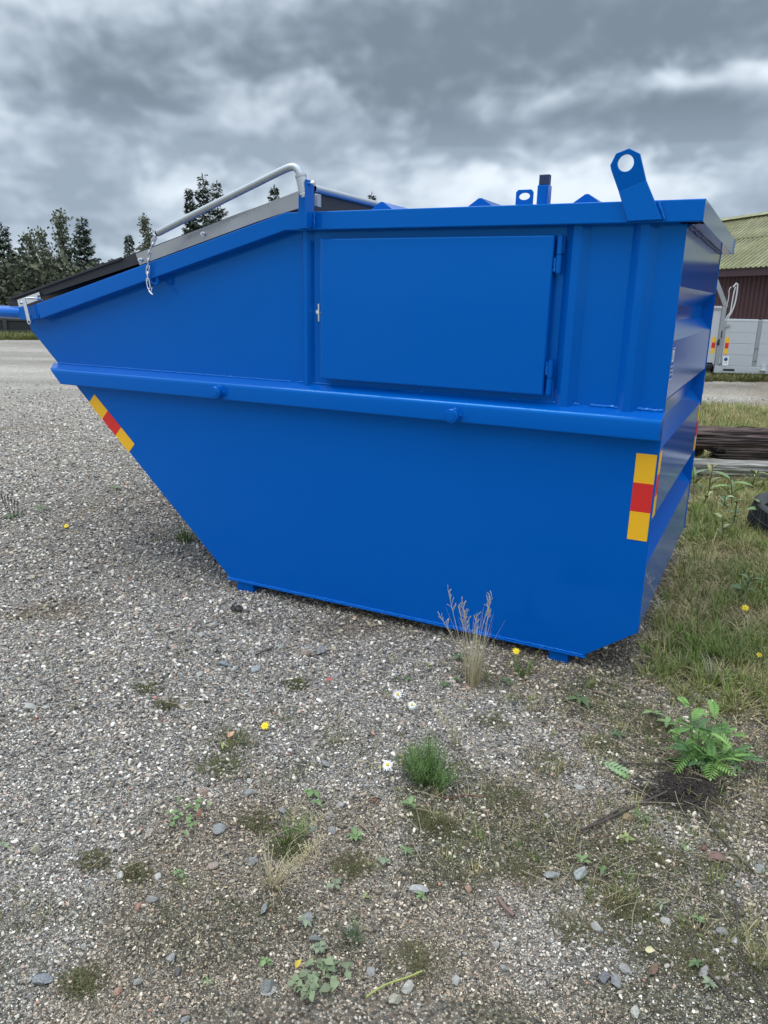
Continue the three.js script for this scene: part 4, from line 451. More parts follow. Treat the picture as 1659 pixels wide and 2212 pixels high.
// ------------------------------------------------------------------ grass, straw and moss
function blade(A, K, x, z, L, w, an, lean, R, c0, c1) { // one tapering bent blade
  const n = 3, dx = Math.cos(an), dz = Math.sin(an); let px = x, py = 0, pz = z, th = lean * 0.25; let q0 = null; const sx = -dz * w / 2, sz = dx * w / 2;
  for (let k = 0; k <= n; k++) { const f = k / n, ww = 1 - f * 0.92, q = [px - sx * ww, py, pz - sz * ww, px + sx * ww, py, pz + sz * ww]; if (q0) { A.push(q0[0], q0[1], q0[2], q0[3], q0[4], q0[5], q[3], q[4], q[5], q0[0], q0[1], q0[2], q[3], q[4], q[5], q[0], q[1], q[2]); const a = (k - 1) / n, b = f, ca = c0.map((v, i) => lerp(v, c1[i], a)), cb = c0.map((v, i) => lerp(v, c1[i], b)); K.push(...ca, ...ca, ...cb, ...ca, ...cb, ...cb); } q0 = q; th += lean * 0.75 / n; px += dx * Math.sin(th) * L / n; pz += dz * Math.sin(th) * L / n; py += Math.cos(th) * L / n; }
}
function tuftGeo(seed, n, L, w, spread, lean, c0, c1) { const R = rng(seed), A = [], K = []; for (let i = 0; i < n; i++) { const an = R() * 6.283, r = spread * Math.sqrt(R()), t = 0.7 + 0.6 * R(); blade(A, K, Math.cos(an) * r, Math.sin(an) * r, L * (0.4 + 0.75 * R()), w * (0.7 + 0.6 * R()), an + (R() - 0.5) * 1.6, lean * (0.3 + 1.0 * R()), R, c0.map(v => v * t), c1.map(v => v * t)); } const g = new THREE.BufferGeometry(); g.setAttribute('position', new THREE.Float32BufferAttribute(A, 3)); g.setAttribute('color', new THREE.Float32BufferAttribute(K, 3)); g.computeVertexNormals(); return boxUV(g); }
const bladeM = new THREE.MeshPhysicalMaterial({ vertexColors: true, roughness: 0.7, side: THREE.DoubleSide, transmission: 0.0 });
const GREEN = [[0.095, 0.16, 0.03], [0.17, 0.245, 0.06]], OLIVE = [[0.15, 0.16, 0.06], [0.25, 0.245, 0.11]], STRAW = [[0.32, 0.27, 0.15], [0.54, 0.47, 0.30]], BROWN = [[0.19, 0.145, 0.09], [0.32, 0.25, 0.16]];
function scatter(name, label, geos, places, cat) { // places: x, z, scale, turn, kind, tint
  const root = new THREE.Group(); root.name = numbered(name); tag(root, label, cat, null, 'stuff'); scene.add(root); const mt = new THREE.Matrix4(), q = new THREE.Quaternion(), e = new THREE.Euler();
  geos.forEach((g, k) => { const P = places.filter(p => p[4] === k); if (!P.length) return; const im = new THREE.InstancedMesh(g, bladeM, P.length); im.name = name + '_tufts'; im.userData.kind = 'stuff'; im.castShadow = im.receiveShadow = true; P.forEach(([x, z, s, a, , t, tl], i) => { e.set((tl || 0) * 0.4, a, (tl || 0) * 0.25); mt.compose(V(x, hgt(x, z) - 0.003, z), q.setFromEuler(e), V(s, s, s)); im.setMatrixAt(i, mt); im.setColorAt(i, C(t * 1.14, t * 1.1, t * 0.88)); }); root.add(im); });
  return root;
}
{
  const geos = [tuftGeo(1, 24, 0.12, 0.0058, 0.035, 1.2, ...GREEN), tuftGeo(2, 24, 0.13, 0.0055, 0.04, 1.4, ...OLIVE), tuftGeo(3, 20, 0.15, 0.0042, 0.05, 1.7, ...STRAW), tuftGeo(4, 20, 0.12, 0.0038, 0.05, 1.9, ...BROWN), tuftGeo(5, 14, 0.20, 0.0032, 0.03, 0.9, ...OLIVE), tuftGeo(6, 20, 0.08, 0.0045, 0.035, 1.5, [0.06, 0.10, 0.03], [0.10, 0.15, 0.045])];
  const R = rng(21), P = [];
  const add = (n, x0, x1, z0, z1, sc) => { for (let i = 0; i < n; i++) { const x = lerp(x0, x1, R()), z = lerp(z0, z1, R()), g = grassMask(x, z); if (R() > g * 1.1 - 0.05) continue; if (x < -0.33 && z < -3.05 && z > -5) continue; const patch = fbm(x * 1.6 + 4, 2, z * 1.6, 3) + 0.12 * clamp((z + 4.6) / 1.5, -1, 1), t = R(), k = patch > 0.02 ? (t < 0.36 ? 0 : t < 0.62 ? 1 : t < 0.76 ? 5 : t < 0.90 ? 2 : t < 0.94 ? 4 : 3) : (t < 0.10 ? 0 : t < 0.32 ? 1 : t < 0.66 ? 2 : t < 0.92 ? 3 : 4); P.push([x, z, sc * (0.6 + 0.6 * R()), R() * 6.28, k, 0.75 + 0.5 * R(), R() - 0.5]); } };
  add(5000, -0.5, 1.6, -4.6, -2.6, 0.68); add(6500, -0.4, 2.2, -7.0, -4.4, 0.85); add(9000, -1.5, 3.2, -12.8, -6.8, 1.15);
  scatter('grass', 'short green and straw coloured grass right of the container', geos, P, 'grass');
  // thin grass and straw on the gravel
  const Q = [], g2 = [tuftGeo(11, 9, 0.055, 0.0026, 0.018, 1.3, ...OLIVE), tuftGeo(12, 9, 0.07, 0.0018, 0.02, 1.5, ...STRAW), tuftGeo(13, 10, 0.05, 0.0017, 0.03, 2.2, ...BROWN), tuftGeo(14, 12, 0.045, 0.0028, 0.02, 1.2, ...GREEN)];
  for (let i = 0; i < 17000; i++) { const r = 1.7 + 3.2 * R(), ph = YAW + (R() - 0.5) * 1.2, x = -Math.sin(ph) * r, z = -Math.cos(ph) * r; if (x > -2.5 && z < -3.05) continue; const near = sstep(-2.3, -3.0, z) * sstep(-1.6, -0.6, x), right = sstep(-1.3, 0.1, x), m = mossMask(x, z); if (R() > 0.012 + 0.20 * near + 0.13 * right + 0.10 * m) continue; const t = R(); Q.push([x, z, 0.5 + 0.7 * R(), R() * 6.28, t < 0.25 ? 0 : t < 0.55 ? 1 : t < 0.87 ? 2 : 3, 0.7 + 0.5 * R(), R() - 0.5]); }
  scatter('sparse_grass', 'thin sprigs of dry and green grass scattered over the gravel', g2, Q, 'grass');
  // moss cushions of tiny shoots
  const Mo = [], gm = [tuftGeo(15, 16, 0.016, 0.0022, 0.016, 1.4, [0.06, 0.07, 0.03], [0.12, 0.13, 0.06]), tuftGeo(16, 16, 0.014, 0.002, 0.016, 1.6, [0.075, 0.062, 0.04], [0.14, 0.12, 0.075])];
  for (let i = 0; i < 21000; i++) { const r = 1.6 + 2.6 * R(), ph = YAW + (R() - 0.5) * 1.2, x = -Math.sin(ph) * r, z = -Math.cos(ph) * r; if (z < -3.1) continue; if (R() > mossMask(x, z) * 0.9) continue; Mo.push([x, z, 0.6 + 0.7 * R(), R() * 6.28, R() < 0.5 ? 0 : 1, 0.7 + 0.5 * R(), 0]); }
  const MP = [[1180, 1640, 90, 1], [1420, 1850, 80, 1], [1120, 1880, 70, 1], [1250, 2000, 90, 1], [900, 2080, 90, 1], [1500, 2080, 80, 1], [560, 1780, 60, 1], [1100, 1720, 70, 1], [180, 2120, 50, 1], [760, 1870, 60, 1], [500, 1600, 60, 0], [480, 1655, 75, 0], [320, 1487, 42, 0], [640, 1480, 35, 0], [925, 1770, 60, 0], [950, 1785, 55, 1], [290, 1885, 35, 1], [200, 1860, 40, 1], [360, 1525, 30, 1], [620, 1830, 50, 0], [1060, 1560, 60, 1], [1350, 1950, 70, 1], [1550, 1780, 70, 1], [1300, 1610, 60, 0], [1420, 1560, 50, 1]];
  for (const [px, py, w, k] of MP) { const c = gp(px, py), s = w / FD * c.distanceTo(CAM); for (let i = 0; i < 210; i++) { const a = R() * 6.28, r = s * Math.pow(R(), 0.7) * (0.7 + 0.5 * fbm(Math.cos(a) * 2 + px, Math.sin(a) * 2, py, 2)), x = c.x + Math.cos(a) * r, z = c.z + Math.sin(a) * r * 0.8; Mo.push([x, z, 0.6 + 0.8 * R(), R() * 6.28, R() < 0.25 ? 1 - k : k, 0.8 + 0.5 * R(), 0]); } }
  scatter('moss', 'dark green and brown moss patches growing in the gravel', gm, Mo, 'moss');
  // grass verge under the flatbed and at the wagon
  const Ve = [], gv = [tuftGeo(17, 40, 0.24, 0.02, 0.2, 1.2, [0.10, 0.125, 0.04], [0.16, 0.18, 0.07]), tuftGeo(18, 40, 0.20, 0.018, 0.22, 1.3, [0.18, 0.17, 0.085], [0.32, 0.29, 0.17])];
  for (let i = 0; i < 900; i++) { const c = gp(lerp(1480, 1800, R()), 824), q = c.addScaledVector(dirF, 0.0 + 1.5 * R()); Ve.push([q.x, q.z, 0.4 + 0.5 * R(), R() * 6.28, R() < 0.5 ? 0 : 1, 0.7 + 0.5 * R(), 0]); }
  for (let i = 0; i < 900; i++) { const c = gp(lerp(-140, 140, R()), 732), q = c.addScaledVector(dirF, -0.6 + 3.0 * R()); Ve.push([q.x, q.z, 0.6 + 0.6 * R(), R() * 6.28, R() < 0.75 ? 0 : 1, 0.8 + 0.5 * R(), 0]); }
  scatter('verge', 'rough grass verge along the far edges of the yard', gv, Ve, 'grass');
}

// ------------------------------------------------------------------ plants one can point to
const leafMat = {};
function lm(c) { const k = c.join(); return leafMat[k] || (leafMat[k] = new THREE.MeshPhysicalMaterial({ color: C(...c), roughness: 0.62, side: THREE.DoubleSide, bumpMap: smudge, bumpScale: 0.0004 })); }
function leafGeo(L, w, curl, shape = 0) { // one leaf along +x, folded at the midrib, arching
  const n = 7, A = [], P = []; for (let k = 0; k <= n; k++) { const f = k / n, ww = w * (shape === 1 ? Math.sin(Math.PI * Math.pow(f, 0.55)) * 0.5 : shape === 2 ? (f < 0.3 ? 0.12 : Math.sin(Math.PI * Math.pow((f - 0.3) / 0.7, 0.7)) * 0.5 + 0.02) : Math.sin(Math.PI * Math.pow(f, 0.8)) * 0.5 + 0.01), x = L * Math.sin(curl * f) / curl, y = L * (1 - Math.cos(curl * f)) / curl; P.push([V(x, -y, -ww).add(V(0, ww * 0.35, 0)), V(x, -y, 0), V(x, -y, ww).add(V(0, ww * 0.35, 0))]); }
  for (let k = 0; k < n; k++) for (let j = 0; j < 2; j++) { const a = P[k][j], b = P[k][j + 1], c = P[k + 1][j + 1], d = P[k + 1][j]; for (const v of [a, b, c, a, c, d]) A.push(v.x, v.y, v.z); }
  const g = mergeVertices(triGeo(A).deleteAttribute('normal')); g.computeVertexNormals(); return boxUV(g);
}
const LG = [leafGeo(1, 0.42, 0.7), leafGeo(1, 0.6, 0.9, 2), leafGeo(1, 0.22, 0.8), leafGeo(1, 0.34, 1.1, 1)];
function rosette(name, label, cat, px, py, n, Lpx, kind, col, seed, group, lift = 0.35, spread = 0) {
  const p = gp(px, py), d = p.distanceTo(CAM), L = Lpx / FD * d, t = thing(name, V(p.x, hgt(p.x, p.z) + 0.004, p.z), label, cat, group), R = rng(seed);
  for (let i = 0; i < n; i++) { const m = new THREE.Mesh(LG[kind], lm(col.map(v => Math.round(v * (0.8 + 0.4 * ((i * 7 + seed) % 4) / 3) * 200) / 200))); m.name = 'leaf'; const s = L * (0.65 + 0.5 * R()); m.scale.set(s, s, s); m.rotation.set((R() - 0.5) * 0.5, i / n * 6.283 + (R() - 0.5) * 0.9, lift * (0.4 + 1.2 * R()), 'YZX'); m.position.set(spread * (R() - 0.5), 0.004 + 0.006 * R() + 0.010 * (i / n), spread * (R() - 0.5)); m.castShadow = m.receiveShadow = true; t.add(m); }
  return t;
}
const GL = [0.15, 0.235, 0.085], GD = [0.10, 0.155, 0.06], GG = [0.19, 0.23, 0.14], GY = [0.24, 0.28, 0.10];
const G1 = 'leafy seedlings in the gravel';
[
  ['bright seedling left of the feathery tuft, upper of the stacked pair', 675, 1722, 6, 22, 1, GL], ['small seedling directly below the bright one, lower of the stacked pair', 688, 1748, 5, 17, 1, GL], ['green plantain between the grass tuft and the centre gravel', 768, 1818, 7, 26, 0, GL], ['light green seedling below the feathery tuft', 885, 1745, 6, 22, 0, GL], ['narrow-leaved sprout in the middle of the lower gravel', 878, 1845, 6, 20, 2, GL], ['pale seedling left of the narrow-leaved sprout', 830, 1868, 6, 16, 1, GG],
  ['tiny yellow-green three-leaved sprout left of the white stone', 790, 1942, 3, 15, 0, GY], ['green three-leaved sprout just below the white stone', 910, 1946, 4, 15, 0, GL], ['wilted pale seedling near the dry grass tuft', 720, 1918, 5, 18, 1, GG], ['yellowing seedling above the slate-grey stones', 660, 2000, 5, 20, 0, GG], ['greyish rosette right of the slate-grey stones', 690, 2060, 8, 18, 1, GG],
  ['leafy sprout under the dandelion by the container foot', 1095, 1478, 5, 18, 1, GD], ['fresh seedling in front of the container floor edge', 993, 1422, 4, 18, 1, GD], ['clover-like green sprig below the container edge', 985, 1475, 6, 14, 0, GL], ['bright small sprig left of the clover-like sprig', 880, 1475, 5, 12, 0, GL], ['low reddish-green rosette among the moss in the middle', 960, 1488, 7, 14, 1, GD],
  ['dandelion-like rosette with long leaves near the container corner', 1250, 1512, 7, 46, 2, GD], ['green weed left of the ferny bush', 1410, 1540, 6, 26, 2, GL], ['yellow-green oval leaves right before the grass edge', 1442, 1562, 4, 22, 0, GL], ['low spiky rosette between container and lone fern leaf', 1330, 1590, 10, 22, 2, GD], ['two-leaved sprout next to the tan stone', 1385, 1908 - 140, 3, 22, 0, GD],
  ['sprout with oval leaves behind the big white quartz stone', 1258, 1862, 5, 18, 0, GL], ['oval-leaved sprout right of the big white quartz stone', 1300, 1885, 4, 16, 0, GD], ['lime green sprig at the foot of the right grass clump', 1352, 1815, 6, 20, 0, GY], ['tiny green sprout in the dark soil at right', 1482, 1838, 4, 13, 0, GL], ['pale green sprig low at the right', 1430, 1958, 5, 18, 2, GG], ['seedling near the bottom right twig', 1510, 1990, 5, 14, 1, GL], ['green sprout low in the right foreground', 1500, 2088, 6, 18, 0, GD],
  ['seedling with grey-green leaves at the bottom right', 1530, 2132, 7, 18, 0, GG], ['lone sprout in the lower left gravel', 450, 1985 + 140, 5, 16, 2, GL], ['small clover in the lower left gravel', 574, 2090, 6, 14, 1, GL], ['tiny sprout below the left green mat', 385, 1895, 5, 14, 1, GL], ['little green sprig at the left edge of the gravel', 8, 1830, 5, 16, 2, GL], ['spindly green sprout near the orange leaf', 480, 1985 - 370, 5, 18, 2, GY],
  ['weed at the far left gravel, second from the edge', 92, 1102, 8, 22, 2, GD], ['sprouts under the container front slope in the mid gravel', 250, 1058, 8, 22, 2, GD], ['tiny weed close to the slope base, above the bushy weed', 385, 1110, 6, 16, 2, GD],
].forEach(([label, px, py, n, L, k, c], i) => rosette('seedling', label, 'seedling', px, py, n, L, k, c, 50 + i, G1));
rosette('plantain', 'flat mat of green plantain leaves in the left foreground', 'plantain', 400, 1775, 26, 17, 1, GL, 7, null, 0.3, 0.13); rosette('plantain', 'dusty grey-green plantain rosette at the bottom centre', 'plantain', 700, 2125, 30, 26, 1, [0.16, 0.20, 0.105], 8, null, 0.3, 0.09); rosette('plantain', 'grey-green plantain leaves just left of the bottom centre rosette', 'plantain', 658, 2145, 12, 22, 1, [0.16, 0.20, 0.105], 9, null, 0.3, 0.05);
{ // bottle-brush plantain stalks at the far left
  const t = rosette('plantain', 'plantain with upright seed spikes at the left edge of the gravel', 'plantain', 25, 1118, 9, 24, 2, GD, 12); const m = new THREE.MeshStandardMaterial({ color: C(0.09, 0.085, 0.05), roughness: 0.9 }); const R = rng(3); for (let i = 0; i < 6; i++) { const a = (i - 2.5) * 0.03, h = 0.09 + 0.05 * R(); part('seed_spike', [cyl(V(a * 0.6, 0, (R() - 0.5) * 0.04), V(a, h, 0), 0.0022, 0.0022, 6), cyl(V(a, h, 0), V(a * 1.1, h + 0.035, 0), 0.0048, 0.003, 7)], m, t, { local: 1 }); } }
function tuft(label, px, py, n, hpx, w, cols, seed, o = {}) { // an upright grass tuft; a few taller seed stalks
  const p = gp(px, py), d = p.distanceTo(CAM), H = hpx / FD * d, t = thing('grass_tuft', V(p.x, hgt(p.x, p.z), p.z), label, 'grass tuft', o.group), m = new THREE.Mesh(tuftGeo(seed, n, H, w, (o.spread || 0.22) * H, o.lean ?? 0.6, ...cols), bladeM); m.name = 'blades'; m.userData.kind = 'stuff'; m.castShadow = m.receiveShadow = true; t.add(m);
  (o.stalks || []).forEach(([tx, ty, rr, bx], i) => { const q = az(tx, ty, p.z + 0.02).sub(t.position), b = V(bx || 0, 0, 0), mid = b.clone().lerp(q, 0.5).add(V((i % 2 ? 1 : -1) * 0.01, 0.01, 0)), R = rng(seed + i), g = [tube([b, mid, q], rr || 0.0009, 14, 4)]; const dir = q.clone().sub(mid).normalize(); for (let k = 0; k < 12; k++) { const s = q.clone().addScaledVector(dir, -k * 0.009); g.push(cyl(s, s.clone().add(V((R() - 0.5) * 0.035, 0.012 + 0.02 * R(), (R() - 0.5) * 0.03)), 0.0008, 0.0012, 4)); } part('seed_stalk', g, lm([0.6, 0.52, 0.32]), t, { local: 1 }); });
  return t;
}
tuft('tall dry yellow grass tuft growing against the container floor edge', 1022, 1480, 90, 150, 0.0026, [[0.40, 0.34, 0.2], [0.62, 0.56, 0.38]], 61, { lean: 0.38, spread: 0.11, stalks: [[968, 1275, 0.001], [990, 1310], [1062, 1285], [1058, 1300], [1003, 1320], [950, 1330], [1030, 1330], [998, 1300]] });
tuft('green blades at the base of the tall dry tuft', 1035, 1470, 26, 70, 0.003, OLIVE, 62, { lean: 0.7 });
tuft('broad-bladed dark green tuft under the yellow flower at the container', 1128, 1452, 26, 60, 0.0065, GREEN, 63, { lean: 0.9, spread: 0.3 });
tuft('small dry tuft left of the first container foot corner', 1108, 1505, 20, 55, 0.002, STRAW, 64, { lean: 0.6 });
tuft('dry tuft in the gravel halfway from container to tansy bush', 1150, 1535, 22, 55, 0.002, STRAW, 65, { lean: 0.7 });
tuft('thin upright dry tuft right above the feathery plant', 985, 1610, 34, 85, 0.0019, STRAW, 66, { lean: 0.45, spread: 0.18, stalks: [[935, 1520], [945, 1540]] });
tuft('small dry tuft right of the feathery plant', 1198, 1690, 16, 60, 0.002, OLIVE, 67, { lean: 0.5 });
tuft('long straw tuft leaning right in the middle foreground', 590, 1912, 60, 95, 0.0023, STRAW, 68, { lean: 1.3, spread: 0.2, stalks: [[690, 1830], [660, 1850], [640, 1862], [685, 1845], [700, 1815]] });
tuft('dark green grass clump left of the centre foreground', 628, 1810, 70, 70, 0.0030, GREEN, 69, { lean: 1.2, spread: 0.35, stalks: [[655, 1730, 0.0009], [700, 1765, 0.0009]] });
tuft('dark grassy rosette in the lower middle', 760, 2030, 55, 45, 0.0028, [[0.06, 0.09, 0.04], [0.12, 0.15, 0.07]], 70, { lean: 1.6, spread: 0.35 });
tuft('low grass clump near the yellow flower and orange leaf', 520, 1625, 60, 38, 0.0020, [[0.06, 0.075, 0.028], [0.10, 0.12, 0.045]], 71, { lean: 1.5, spread: 0.7 });
tuft('short olive tuft right of the daisies', 720, 1612, 22, 42, 0.0022, OLIVE, 72, { lean: 0.9 });
tuft('fine bright green tuft below the dark twigs', 1372, 1775, 50, 48, 0.0016, GREEN, 73, { lean: 1.1, spread: 0.5 });
tuft('dry and green tuft at the right edge by the pink stone', 1610, 1880, 30, 60, 0.002, OLIVE, 74, { lean: 0.8, stalks: [[1600, 1790]] });
tuft('straw tuft at the bottom right edge of the photo', 1638, 2090, 40, 110, 0.0025, OLIVE, 75, { lean: 0.8, stalks: [[1612, 2000], [1655, 2010]] });
tuft('bushy weed at the foot of the container slope in the mid gravel', 402, 1165, 60, 46, 0.006, GREEN, 76, { lean: 1.2, spread: 0.4 });
tuft('reddish dry weed left of the bushy weed by the slope', 340, 1168, 22, 28, 0.004, BROWN, 77, { lean: 0.9, spread: 0.4 });
tuft('pale straw tuft in the turf right of the container corner', 1540, 1478, 40, 60, 0.0035, [[0.20, 0.22, 0.11], [0.42, 0.42, 0.28]], 78, { lean: 1.0, spread: 0.25 });
tuft('grass clump on the turf just behind the container end', 1445, 1130 + 40, 45, 60, 0.006, OLIVE, 79, { lean: 1.1, spread: 0.3 });
tuft('lush green clump at the middle right of the turf', 1590, 1440, 60, 70, 0.005, GREEN, 80, { lean: 0.9, spread: 0.5 });
{ // lone seed stalk at the corner
  const p = gp(1452, 1455), t = thing('grass_stalk', V(p.x, hgt(p.x, p.z), p.z), 'single pale seeding grass stalk in front of the container corner', 'grass stalk'), q = az(1397, 1245, p.z + 0.05).sub(t.position), R = rng(8), mid = q.clone().multiplyScalar(0.5).add(V(0.025, 0.02, 0)), g = [tube([V(0, 0, 0), mid, q], 0.0014, 20, 5)]; part('stem', g, lm([0.36, 0.31, 0.21]), t, { local: 1 });
  const h = []; for (let k = 0; k < 26; k++) { const s = q.clone().lerp(mid, k / 26 * 0.75); const e = s.clone().add(V((R() - 0.5) * 0.07 * (0.3 + k / 26), 0.01 + 0.02 * R(), (R() - 0.5) * 0.05)); h.push(cyl(s, e, 0.0007, 0.0012, 4)); } part('seed_head', h, lm([0.46, 0.41, 0.32]), t, { local: 1 }); }
{ // tansy bush and its lone leaf
  const leaflet = (A, a, d, s, L, w) => { for (let k = 0; k < 4; k++) { const f0 = k / 4, f1 = (k + 1) / 4, w0 = w * Math.sin(Math.PI * (0.12 + 0.86 * f0)) * (k % 2 ? 0.75 : 1), w1 = w * Math.sin(Math.PI * (0.12 + 0.86 * f1)) * (k % 2 ? 1 : 0.75), p = a.clone().addScaledVector(d, L * f0), q = a.clone().addScaledVector(d, L * f1), up = 0.12 * w; const P = [p.clone().addScaledVector(s, -w0).add(V(0, up, 0)), p, p.clone().addScaledVector(s, w0).add(V(0, up, 0))], Q = [q.clone().addScaledVector(s, -w1).add(V(0, up, 0)), q, q.clone().addScaledVector(s, w1).add(V(0, up, 0))]; for (let j = 0; j < 2; j++) for (const v of [P[j], P[j + 1], Q[j + 1], P[j], Q[j + 1], Q[j]]) A.push(v.x, v.y, v.z); } };
  const frond = (curl, seed) => { const A = [], R = rng(seed), n = 8, pt = f => V(Math.sin(curl * f) / curl, -(1 - Math.cos(curl * f)) / curl, 0); for (let k = 0; k <= n; k++) { const f = 0.16 + 0.84 * k / n, a = pt(f), tdir = pt(Math.min(1, f + 0.01)).sub(pt(f - 0.01)).normalize(); if (k === n) { leaflet(A, pt(0.97), tdir, V(0, 0, 1), 0.14, 0.04); continue; } for (const s of [-1, 1]) { const L = 0.31 * Math.sin(Math.PI * (0.22 + 0.64 * k / n)) * (0.85 + 0.3 * R()), d = tdir.clone().multiplyScalar(0.75).add(V(0, 0.06 + 0.1 * (R() - 0.5), s * 0.85)).normalize(), sd = V(0, 1, 0).cross(d).normalize(); leaflet(A, a, d, sd, L, L * 0.15); } } const st = [V(0, 0, 0), pt(0.3), pt(0.6), pt(1)]; return boxUV(mergeGeometries([triGeo(A), norm(tube(st, 0.011, 10, 4))].map(boxUV))); };
  const F = [frond(0.5, 1), frond(0.9, 2), frond(1.2, 3), frond(0.7, 4)], cols = [[0.17, 0.33, 0.075], [0.13, 0.27, 0.065], [0.10, 0.20, 0.07], [0.22, 0.38, 0.10]], R = rng(15);
  const p = gp(1508, 1640), t = thing('tansy_plant', V(p.x, hgt(p.x, p.z), p.z), 'bright green tansy bush with ferny leaves at the right edge of the gravel', 'tansy plant');
  const stems = [[-0.07, 0.10, 0.03], [0.03, 0.13, -0.05], [0.09, 0.10, 0.04], [-0.03, 0.07, 0.06], [-0.05, 0.155, -0.07], [0.12, 0.07, -0.02], [0.05, 0.05, 0.06], [-0.01, 0.12, 0.0], [0.08, 0.09, -0.07]];
  stems.forEach(([x, h, z], i) => { part('stem', tube([V(x * 0.2, 0, z * 0.2), V(x * 0.7, h * 0.6, z * 0.7), V(x, h, z)], 0.0032, 10, 6), lm([0.13, 0.2, 0.07]), t, { local: 1 });
    for (let k = 0; k < 9; k++) { const f = new THREE.Mesh(F[(i + k) % 4], lm(cols[(i * 3 + k * 5 + (k > 5 ? 1 : 0)) % 4])), s = (0.065 + 0.05 * R()) * (k > 5 ? 0.8 : 1); f.name = 'frond'; f.scale.set(s, s, s); f.position.set(x * (0.5 + 0.5 * k / 7), h * (0.35 + 0.65 * k / 7), z * (0.5 + 0.5 * k / 7)); f.rotation.set((R() - 0.5) * 0.9, k * 2.4 + i + R() * 0.5, 0.1 + 0.95 * (k / 8) * (0.5 + 0.6 * R()), 'YZX'); f.castShadow = f.receiveShadow = true; t.add(f); } });
  const q = gp(1292, 1660), l = thing('tansy_leaf', V(q.x, hgt(q.x, q.z) + 0.03, q.z), 'single pale ferny tansy leaf lying on the gravel before the bush', 'leaf'), f = new THREE.Mesh(F[0], lm([0.24, 0.36, 0.17])); f.name = 'frond'; const s = 0.118; f.scale.set(s, s, s); f.rotation.set(0.25, 0.1, -0.12); f.castShadow = f.receiveShadow = true; l.add(f);
}
{ // feathery mayweed with daisies around it
  const p = gp(925, 1690), R = rng(44), t = thing('mayweed_plant', V(p.x, hgt(p.x, p.z), p.z), 'bushy feathery green mayweed plant in the centre foreground', 'mayweed plant');
  for (let i = 0; i < 30; i++) { const a = R() * 6.283, r = 0.145 * Math.sqrt(R()) * (0.8 + 0.4 * Math.sin(a * 2 + 0.6)), h = 0.03 + 0.15 * (0.15 + 0.85 * R() * R()) * (1 - r * 3.6), end = V(Math.cos(a) * r, h, Math.sin(a) * r), st = [V(end.x * 0.25, 0, end.z * 0.25), V(end.x * 0.8, h * 0.55, end.z * 0.8), end], A = [], K = []; part('stem', tube(st, 0.0014, 8, 4), lm([0.11, 0.16, 0.05]), t, { local: 1 });
    for (let k = 0; k < 105; k++) { const f = 0.15 + 0.85 * R(), c = st[0].clone().lerp(st[2], f).add(V((R() - 0.5) * 0.05, (R() - 0.5) * 0.03, (R() - 0.5) * 0.05)), an = R() * 6.283, d = V(Math.cos(an), 0.7 + R() * 0.9, Math.sin(an)).normalize(), L = 0.015 + 0.028 * R(), s = V(-d.z, 0, d.x).normalize().multiplyScalar(0.00085), e = c.clone().addScaledVector(d, L), tone = 0.7 + 0.6 * R(); A.push(c.x - s.x, c.y, c.z - s.z, c.x + s.x, c.y, c.z + s.z, e.x, e.y, e.z); for (let z = 0; z < 3; z++) K.push(0.105 * tone, 0.185 * tone, 0.045 * tone); }
    leafMesh(A, K, bladeM, 'foliage', t).userData.kind = 'stuff'; }
  const red = gp(1010, 1705); part('runner', tube([V(0.02, 0.012, 0.03), V(0.08, 0.008, 0.05), V(0.14, 0.02, 0.02), V(0.19, 0.016, 0.0)], 0.0022, 20, 5), lm([0.16, 0.055, 0.045]), t, { local: 1 });
}
function daisy(label, px, py, h, r, tilt, turn, white, seed, o = {}) {
  const c = o.yellow ? 'yellow' : 'white', g0 = gp(px, py + (o.foot ?? 14)), top = az(px, py, g0.z), t = thing(o.yellow ? 'hawkbit_flower' : 'daisy', V(g0.x, hgt(g0.x, g0.z), g0.z), label, 'flower', o.group), q = top.sub(t.position), R = rng(seed); if (q.y < 0.015) q.y = 0.02;
  part('stem', tube([V(0, 0, 0), V(q.x * 0.3 + 0.006, q.y * 0.6, q.z * 0.3), q], 0.0011, 10, 5), lm([0.14, 0.2, 0.07]), t, { local: 1 });
  const ax = V(Math.sin(turn) * Math.sin(tilt), Math.cos(tilt), Math.cos(turn) * Math.sin(tilt)), qt = new THREE.Quaternion().setFromUnitVectors(V(0, 1, 0), ax), n = o.yellow ? 22 : 14, A = [];
  for (let k = 0; k < n; k++) { const a = k / n * 6.283 + (R() - 0.5) * 0.2, L = r * (0.82 + 0.3 * R()) * (o.yellow && k % 2 ? 0.7 : 1), w = r * (o.yellow ? 0.13 : 0.17), droop = o.droop ?? -0.12, y = o.yellow ? 0.12 * r : 0, P = (f, s) => V(Math.cos(a) * (r * 0.2 + L * f) - Math.sin(a) * s * w, y + droop * L * f * f + 0.0008 * k / n, Math.sin(a) * (r * 0.2 + L * f) + Math.cos(a) * s * w), v = [P(0, -0.6), P(0, 0.6), P(0.55, 1), P(0.95, 0.5), P(0.95, -0.5), P(0.55, -1)]; for (const [i, j, m] of [[0, 1, 2], [0, 2, 5], [5, 2, 3], [5, 3, 4]]) for (const z of [v[i], v[j], v[m]]) A.push(z.x, z.y, z.z); }
  const pg = triGeo(A); pg.applyQuaternion(qt); pg.translate(q.x, q.y, q.z); part('petals', pg, o.yellow ? lm([0.85, 0.62, 0.01]) : lm([0.80, 0.80, 0.78]), t, { local: 1 });
  const dg = new THREE.SphereGeometry(r * 0.34, 16, 10); dg.scale(1, 0.6, 1); dg.applyQuaternion(qt); dg.translate(q.x, q.y + 0.001, q.z); if (!o.noDisc) part('disc', dg, o.yellow ? lm([0.80, 0.52, 0.005]) : lm([0.78, 0.55, 0.03]), t, { local: 1 });
}
